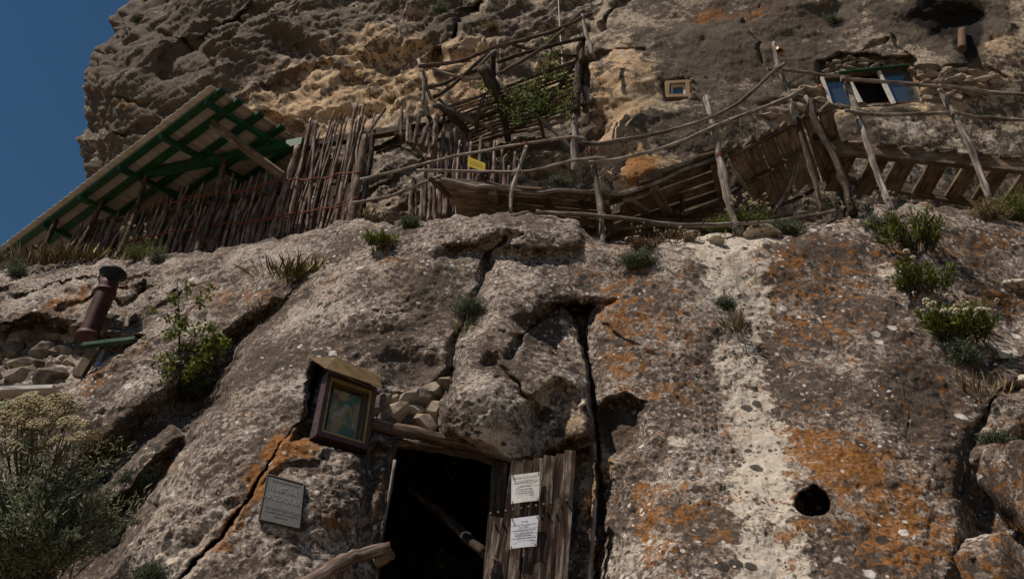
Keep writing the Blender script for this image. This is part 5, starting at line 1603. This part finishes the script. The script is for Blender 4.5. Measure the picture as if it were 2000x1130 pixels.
UPV = np.array([0, -.35, .94])
def surf(x, y):
    if y > float(edge_py(x)) + 2: return min(low_Y(x, y), low_Y(x + 6, y), low_Y(x - 6, y))
    return float(edge_Y(x)) + .12

def spiky(label, px, py, wpx, hpx, n, mat, Y=None, flowers=0, name='leafy_plant', cat='plant'):
    """clump of upright lance leaves; base at pixel"""
    Y = surf(px, py) if Y is None else Y
    c = P(px, py, Y); k = mpp(c); s = nseed()
    o = thing(name, label, cat, c)
    r = np.random.default_rng(s)
    base = np.array(c) + np.stack([r.uniform(-.5, .5, n) * wpx * k * .75, r.uniform(-.09, .02, n), r.uniform(-.03, .03, n)], 1)
    m = 5
    reps = n
    C = []; Dv = []
    st = MB()
    for j in range(reps):
        b = base[j]
        lean = np.array([(b[0] - c.x) / (wpx * k) * 1.1 + r.normal() * .25, -.25 + r.normal() * .2, .9])
        lean /= np.linalg.norm(lean)
        H_ = hpx * k * r.uniform(.45, 1.0)
        tip = b + lean * H_
        st.tube([b, (b + tip) / 2 + r.normal(size=3) * .01, tip], [.005, .002], 4, 3, .05, int(s + j), False)
        for q in range(26):
            t = r.uniform(.25, 1.0)
            C.append(b + lean * H_ * t); Dv.append(lean * .9 + r.normal(size=3) * .55)
    st.build('stems', STEM, o)['kind'] = 'stuff'
    C = np.array(C); Dv = np.array(Dv)
    leaves_obj('leaves', C, Dv, r.uniform(.045, .095, len(C)), r.uniform(.011, .020, len(C)), mat, o, s)
    if flowers: heads(o, c, wpx * k, hpx * k, flowers, F_CREAM, s + 3, .019)
    return o

def heads(o, c, w, h, n, mat, seed, rad, name='flower_head', flat=.7, spread=None):
    """round flower heads, each an object of its own sharing one mesh"""
    key = 'head_' + mat.name + str(rad)
    me = bpy.data.meshes.get(key)
    r = random.Random(seed)
    if me is None:
        bm = bmesh.new()
        for q in range(26):
            d = Vector((r.gauss(0, 1), r.gauss(0, 1), abs(r.gauss(0, 1)) * 1.1 - .25)).normalized()
            mtx = Matrix.Translation(Vector((d.x * rad, d.y * rad, d.z * rad * flat))) @ Matrix.Scale(rad * .42, 4)
            bmesh.ops.create_icosphere(bm, subdivisions=1, radius=1, matrix=mtx)
        me = bpy.data.meshes.new(key); bm.to_mesh(me); bm.free()
        at = me.attributes.new('tint', 'FLOAT', 'POINT')
        at.data.foreach_set('value', np.random.default_rng(3).random(len(me.vertices)).astype(np.float32))
        me.materials.append(mat)
    for q in range(n):
        f = bpy.data.objects.new(name, me); COL.objects.link(f); f.parent = o
        f.location = (r.uniform(-.5, .5) * w * .95, r.uniform(-.24, -.08), h * r.uniform(.45, 1.1)) if spread is None else spread(r)
        s_ = r.uniform(.7, 1.3); f.scale = (s_, s_, s_)
        f.rotation_euler = (r.uniform(.1, .8), r.uniform(-.4, .4), r.uniform(0, 6))

def tuft(label, px, py, wpx, hpx, n, mat, Y=None, name='grass_tuft', cat='grass', up=.9, wid=.0028):
    Y = surf(px, py) if Y is None else Y
    c = P(px, py, Y); k = mpp(c); s = nseed()
    o = thing(name, label, cat, c)
    r = np.random.default_rng(s)
    n = int(n * 1.4)
    x = r.normal(0, .34, n) * wpx * k
    C = np.array(c) + np.stack([x, r.uniform(-.10, .03, n), r.uniform(-.04, .02, n)], 1)
    n = n
    Dv = np.stack([x / (wpx * k) * .7 + r.normal(0, .30, n), -.2 + r.normal(0, .25, n), np.full(n, up)], 1)
    leaves_obj('blades', C, Dv, r.uniform(.4, 1.0, n) * hpx * k, r.uniform(.6, 1.4, n) * wid, mat, o, s, .1)
    return o

def feathery(label, px, py, wpx, hpx, n, mat, Y=None, name='shrub', cat='shrub', dense=26, leaf=.028, flowers=0, fmat=None, depth=.22, lw=.0070):
    """bushy plant of many short twigs covered in fine leaflets"""
    Y = surf(px, py) if Y is None else Y
    c = P(px, py, Y); k = mpp(c); s = nseed()
    o = thing(name, label, cat, c)
    r = np.random.default_rng(s)
    C = []; Dv = []; st = MB()
    for j in range(n):
        b = np.array(c) + np.array([r.normal() * .12 * wpx * k, r.uniform(-.02, .05), r.uniform(-.03, .02)])
        th = r.uniform(-1.15, 1.15)
        d = np.array([math.sin(th), -abs(r.normal()) * .55 * depth / .22, max(.15, math.cos(th))]); d /= np.linalg.norm(d)
        Lx = math.hypot(d[0] * wpx * .5, d[2] * hpx) * k * r.uniform(.45, 1.05)
        tip = b + d * Lx
        mid_ = (b + tip) / 2 + r.normal(size=3) * .015
        if j % 2 == 0: st.tube([b, mid_, tip], [.0045, .0015], 4, 3, .05, int(s + j), False)
        dn = int(dense * 1.7)
        t = r.uniform(.25, 1.0, dn)
        pts = b + (tip - b) * t[:, None] + r.normal(0, .018, (dn, 3))
        C.append(pts); Dv.append(d * .7 + r.normal(0, .6, (dn, 3)))
    st.build('stems', STEM, o)['kind'] = 'stuff'
    C = np.concatenate(C); Dv = np.concatenate(Dv)
    leaves_obj('leaves', C, Dv, r.uniform(.6, 1.4, len(C)) * leaf, r.uniform(.7, 1.3, len(C)) * lw, mat, o, s)
    if flowers: heads(o, c, wpx * k, hpx * k, flowers, fmat or F_CREAM, s + 3, .012)
    return o

def weed(label, px, py, wpx, hpx, n, Y=None, hm=None):
    """wispy stems carrying small ball flowers"""
    Y = surf(px, py) if Y is None else Y
    c = P(px, py, Y); k = mpp(c); s = nseed(); r = random.Random(s)
    o = thing('wispy_weed', label, 'weed', c)
    st = MB(); tips = []
    for j in range(n):
        b = c + Vector((r.uniform(-.4, .4) * wpx * k, r.uniform(-.05, .05), -.03))
        tip = b + Vector((r.uniform(-.3, .3) * wpx * k, r.uniform(-.15, .02), hpx * k * r.uniform(.5, 1)))
        m_ = b.lerp(tip, .5) + Vector((r.uniform(-.03, .03), 0, 0))
        st.tube([b, m_, tip], [.003, .0018], 4, 6, .05, s + j, False)
        tips.append(tip)
        for q in range(2):
            b2 = b.lerp(tip, r.uniform(.5, .8)); t2 = b2 + Vector((r.uniform(-.09, .09), r.uniform(-.05, .02), r.uniform(.04, .12)))
            st.tube([b2, t2], [.002, .0014], 4, 2, .05, s + j + q, False); tips.append(t2)
    st.build('stems', L_BROWN, o)['kind'] = 'stuff'
    it = iter(tips)
    heads(o, c, 0, 0, len(tips), hm or F_TAN, s, .009, spread=lambda rr: tuple(next(it) - c))
    return o

def leafy_tree(name, label, cat, base, limbs, clusters, mat, leaf, n, r0, spread=.10):
    """trunk and limbs through given points, leaves in loose clusters; returns the thing"""
    o = thing(name, label, cat, base)
    s = nseed(); r = np.random.default_rng(s)
    MB().tube(limbs[0], [r0, r0 * .45], 7, 14, .08, s).build('trunk', STEM, o)
    for l in limbs[1:]:
        MB().tube(l, [r0 * .5, r0 * .15], 5, 8, .08, nseed()).build('branch', STEM, o)
    C = []; Dv = []; tw = MB()
    trunk = [np.array(q) for q in limbs[0]]
    for (p, rad, cnt) in clusters:
        p = np.array(p)
        near = min(trunk, key=lambda q: np.linalg.norm(q - p))
        tw.tube([near, (near + p) / 2 + r.normal(size=3) * .02, p], [r0 * .3, .003], 4, 5, .05, nseed(), False)
        m_ = int(cnt * n)
        for g in range(max(2, int(m_ / 9))):
            cc = p + r.normal(size=3) * np.array([rad, rad * .7, rad]) * .55
            dd = r.normal(size=3); dd[2] += .3
            dd /= np.linalg.norm(dd)
            tt_ = r.uniform(-.5, 1, 9)
            C.append(cc + dd * (tt_ * rad * .45)[:, None] + r.normal(0, .012, (9, 3)))
            Dv.append(dd * .6 + r.normal(0, .7, (9, 3)) + np.array([0, -.1, -.1]))
    tw.build('twigs', STEM, o)['kind'] = 'stuff'
    C = np.concatenate(C); Dv = np.concatenate(Dv)
    leaves_obj('crown', C, Dv, r.uniform(.7, 1.3, len(C)) * leaf, r.uniform(.7, 1.2, len(C)) * leaf * .62, mat, o, s)
    return o

# tree in the lookout
YT = 6.9
lb = P(1062, 268, 7.1)
def c5v(x, y, Y=YT): return P(*c5(x, y), Y)
cl5 = [(1050, 215, .10, .5), (1045, 260, .12, .6), (1030, 300, .12, .6), (1040, 350, .12, .5), (1040, 430, .18, 1.0), (1010, 470, .16, .8), (1060, 480, .14, .6), (900, 550, .17, 1.0), (860, 590, .17, 1.0), (960, 590, .18, 1.1), (800, 640, .18, 1.0), (880, 680, .18, 1.1), (950, 660, .18, 1.0),
       (1170, 560, .15, .9), (1180, 620, .15, .8), (1160, 690, .15, .7), (640, 640, .12, .7), (690, 700, .14, .8), (750, 740, .16, .9), (560, 570, .10, .5), (620, 600, .10, .5), (760, 600, .12, .6), (1020, 740, .14, .6), (1090, 740, .13, .5), (800, 780, .13, .6), (900, 760, .14, .7), (980, 690, .14, .7), (540, 540, .08, .3), (1190, 720, .1, .4)]
leafy_tree('young_tree', 'leafy green young tree growing up through the pole lookout', 'tree', lb,
           [[lb, c5v(960, 780, 7.0), c5v(985, 600, 6.95), c5v(1030, 430), c5v(1045, 230)], [c5v(960, 780, 7.0), c5v(880, 660), c5v(820, 620)], [c5v(975, 690, 7.0), c5v(1090, 660), c5v(1170, 580)], [c5v(930, 800, 7.0), c5v(760, 740), c5v(640, 650)]],
           [(c5v(a, b, YT + rng.uniform(-.12, .12)), rad, cnt) for a, b, rad, cnt in cl5], L_TREE, .036, 170, .022)
# sapling on the left slab
ys = low_Y(352, 742) - .10
sb = P(352, 752, low_Y(352, 752) - .02)
cs = [(370, 560, .07, .5), (400, 585, .07, .6), (350, 590, .07, .6), (340, 610, .08, .6), (360, 625, .06, .5), (385, 640, .09, .8), (410, 640, .08, .7), (425, 665, .09, 1.0), (405, 680, .09, 1.0), (390, 700, .10, 1.0), (420, 690, .08, .8), (345, 650, .08, .7), (330, 650, .06, .5), (355, 680, .07, .6), (310, 700, .07, .5), (330, 710, .08, .7), (440, 670, .06, .5), (300, 610, .05, .2), (410, 565, .04, .25), (285, 665, .04, .2), (375, 725, .09, .8), (350, 735, .08, .5), (325, 735, .08, .4), (400, 715, .09, .7)]
leafy_tree('sapling', 'thin sapling with yellow-green leaves growing from the gully in the left slab', 'sapling', sb,
           [[sb, P(350, 690, ys), P(350, 620, ys), P(345, 545, ys)], [P(352, 735, ys), P(380, 690, ys), P(415, 650, ys)], [P(352, 720, ys), P(325, 690, ys), P(305, 660, ys)]],
           [(P(a, b, ys + rng.uniform(-.10, .06)), rad, cnt) for a, b, rad, cnt in cs], L_BRIGHT, .040, 110, .011)

spiky('bushy green plant with lance leaves on the ledge below the plank stairs', 1780, 492, 110, 84, 46, L_GREEN)
spiky('small green lance-leaved plant below the bigger one on the right', 1802, 574, 96, 62, 34, L_GREEN, flowers=3)
spiky('spreading green plant dotted with cream flower heads on the right face', 1878, 668, 150, 72, 66, L_BRIGHT, flowers=26, name='flowering_plant')
feathery('dark feathery green shrub hanging below the cream-flowered plant', 1890, 708, 84, 56, 44, L_GREY)
spiky('little yellow-green plant on the crest below the stick palisade', 740, 486, 40, 28, 18, L_BRIGHT)
feathery('low grey-green shrub on the crest beside the picket fence', 800, 444, 56, 30, 46, L_GREY)
tuft('yellowish grass tuft on the slab below the stick palisade', 582, 548, 90, 62, 150, L_DRY)
tuft('greener grass inside the crest tuft below the palisade', 575, 548, 70, 46, 90, L_BRIGHT)
feathery('yellow-green bush at the foot of the shed post', 268, 510, 82, 66, 46, L_BRIGHT, flowers=10, fmat=F_TAN, leaf=.03)
feathery('dull green bush beside the yellow-green one under the shed', 305, 512, 46, 40, 26, L_GREY)
tuft('dry straw-coloured grass along the shed foot on the left', 120, 516, 130, 52, 260, L_DRY)
tuft('reddish dead grass between straw tufts at the far left', 80, 518, 90, 44, 140, L_BROWN)
feathery('green tuft at the left edge of the rock crest', 28, 540, 62, 40, 44, L_GREY)
weed('tall wispy weed against the sky at the left edge', 40, 520, 90, 66, 6)
feathery('feathery grey-green bush around the sapling foot', 345, 768, 150, 66, 100, L_GREY)
feathery('small feathery tuft in the slab crack right of the sapling', 515, 612, 52, 40, 36, L_GREY)
tuft('short straw grass in the slab crack right of the sapling', 530, 608, 50, 36, 50, L_DRY)
feathery('blue-green clump in the channel between the central rocks', 915, 612, 76, 42, 60, L_GREY)
tuft('yellow-green sprig under the blue-green clump', 902, 652, 30, 34, 36, L_BRIGHT)
feathery('grey-green cushion shrub on the crest under the railing post', 1248, 522, 104, 44, 80, L_GREY)
feathery('rusty brown dry cushion above the grey-green crest shrub', 1262, 488, 70, 24, 50, L_BROWN)
feathery('small green tuft on the pale rock band', 1418, 602, 36, 30, 30, L_GREY)
tuft('straw grass tail under the tuft on the pale band', 1436, 652, 26, 50, 60, L_DRY)
feathery('green bush under the boardwalk ramp', 1466, 452, 100, 60, 80, L_GREEN, leaf=.028, flowers=12, fmat=F_TAN)
feathery('yellow-green bush behind the forked post', 1412, 450, 60, 42, 40, L_BRIGHT, leaf=.028)
feathery('grey-green bush below the ramp end', 1546, 456, 80, 34, 60, L_GREY)
weed('wispy ball-flowered weed in front of the ramp boards', 1490, 440, 110, 72, 9)
weed('wispy ball-flowered weed between ramp and stairs', 1600, 436, 110, 76, 9)
weed('wispy weed with cream balls below the plank stairs', 1720, 420, 110, 56, 9, None, F_CREAM)
weed('wispy weed under the middle of the boardwalk', 1290, 478, 110, 50, 7)
tuft('thin grass around the middle railing post', 1320, 474, 90, 34, 90, L_DRY)
feathery('grey-green cushion left of the bushy plant on the ledge', 1712, 446, 62, 34, 46, L_GREY)
feathery('dry brownish bush at the end of the plank stairs', 1936, 430, 90, 54, 60, L_DRY)
feathery('yellow-green bush at the right edge beside the stairs', 1990, 430, 60, 84, 70, L_BRIGHT, leaf=.03)
tuft('dry grass blades trailing on the right-hand rock', 1912, 772, 70, 60, 60, L_DRY)
feathery('little grey-green cushion above the right edge boulder', 1945, 872, 60, 40, 46, L_GREY)
tuft('thin grass above the right edge boulder', 1950, 930, 50, 60, 50, L_DRY)
feathery('small shrub at the bottom edge left of the long crack', 300, 1136, 90, 34, 60, L_GREY)
feathery('mossy tuft on the narrow rock fin in the gully', 262, 946, 80, 36, 50, L_GREY)
feathery('brownish tuft low in the gully', 205, 1000, 90, 50, 60, L_BROWN)
feathery('faded green bush in the gully behind the umbels', 190, 880, 110, 60, 70, L_DRY)
feathery('small green tuft at the foot of the lookout post', 1095, 362, 60, 24, 36, L_GREY, 7.0)
tuft('thin dry grass on the ledge beside the palisade end', 715, 432, 50, 34, 60, L_DRY, 6.8)
for (lab, x_, y_, w, h, m_) in (('dull green tuft on the cliff top above the lookout', 860, 24, 46, 30, L_GREY), ('dry tuft on the cliff left of the rope', 960, 58, 40, 26, L_DRY), ('dark moss tuft high on the cliff above the wide window', 1630, 44, 60, 26, L_GREY), ('dry tuft clinging to the warm cliff above the palisade', 590, 250, 44, 30, L_DRY), ('small tuft on the cliff shoulder left of the lookout', 765, 200, 40, 24, L_DRY), ('small bush on the buttress above the shed roof', 268, 40, 20, 18, L_GREY)):
    feathery(lab, x_, y_, w, h, 36, m_, cliff_Y(x_, y_) - .03)

# big shrub with flat cream umbels at the lower left
bY = 5.0
bb = P(60, 1150, bY)
big = feathery('large grey-green shrub with flat cream flower umbels at the lower left', 40, 1125, 270, 320, 320, L_SILVER, bY, 'umbel_shrub', 'shrub', 40, .040, depth=.30, lw=.0095)
r_ = random.Random(77)
st = MB(); loc = parent_loc(big)
um = [(20, 790), (60, 780), (100, 785), (128, 800), (40, 812), (80, 818), (20, 830), (70, 800), (110, 825), (140, 790), (150, 830), (5, 805), (55, 840), (95, 850), (130, 815), (25, 860), (75, 870), (-20, 800), (-20, 840), (110, 772), (60, 805), (88, 795), (35, 790), (148, 850), (15, 880), (48, 770)]
for k, (ux_, uy_) in enumerate(um):
    Yk = bY - .26 + r_.uniform(-.15, .12)
    p = P(ux_ + r_.uniform(-5, 5), uy_ + r_.uniform(-5, 5), Yk)
    b0 = P(50 + (ux_ - 60) * .35 + r_.uniform(-10, 10), 1000 + r_.uniform(-40, 40), bY)
    st.tube([b0, b0.lerp(p, .55) + Vector((r_.uniform(-.03, .03), -.03, 0)), p], [.006, .003], 5, 8, .05, nseed(), False)
    u_ = MB(); R_ = r_.uniform(.065, .11)
    tilt = Vector((r_.uniform(-.4, .4), -1.0, .75)).normalized()
    ax = tilt.cross(Vector((1, 0, 0))).normalized(); ay = tilt.cross(ax)
    for q in range(150):
        rad = R_ * math.sqrt(r_.random()); th = r_.uniform(0, 6.283)
        c = p + (ax * math.cos(th) + ay * math.sin(th)) * rad + tilt * (-(rad / R_) ** 2 * .02 + r_.uniform(-.004, .004))
        h = r_.uniform(.007, .011)
        vs = [c + Vector(d_) * h for d_ in ((1, 0, 0), (-1, 0, 0), (0, 1, 0), (0, -1, 0), (0, 0, 1), (0, 0, -1))]
        u_.add(vs, [(0, 2, 4), (2, 1, 4), (1, 3, 4), (3, 0, 4), (2, 0, 5), (1, 2, 5), (3, 1, 5), (0, 3, 5)], None, True)
        if q % 9 == 0: u_.tube([p - tilt * .04, c], .0012, 3, 1, 0, 1, False)
    u_.build('umbel', F_TAN if k % 3 else F_CREAM, big)['kind'] = 'stuff'
st.build('flower_stalks', L_DRY, big)['kind'] = 'stuff'

# things of one kind share a group
GROUPS = {'wispy_weed': 'wispy flowering weeds along the ledge', 'grass_tuft': 'grass tufts on the rocks', 'shrub': 'small shrubs on the rocks', 'leafy_plant': 'lance-leaved plants on the rocks', 'loose_stone': 'pale loose stones on the rock crest',
          'boulder': 'boulders at the right edge', 'stovepipe': 'rusty stovepipes', 'cave_window': 'windows set in the cliff', 'pole_railing': 'pole railings along the ledge'}
for o in COL.objects:
    if o.parent is None and 'category' in o and 'group' not in o:
        g = GROUPS.get(o.name.split('.')[0])
        if g: o['group'] = g
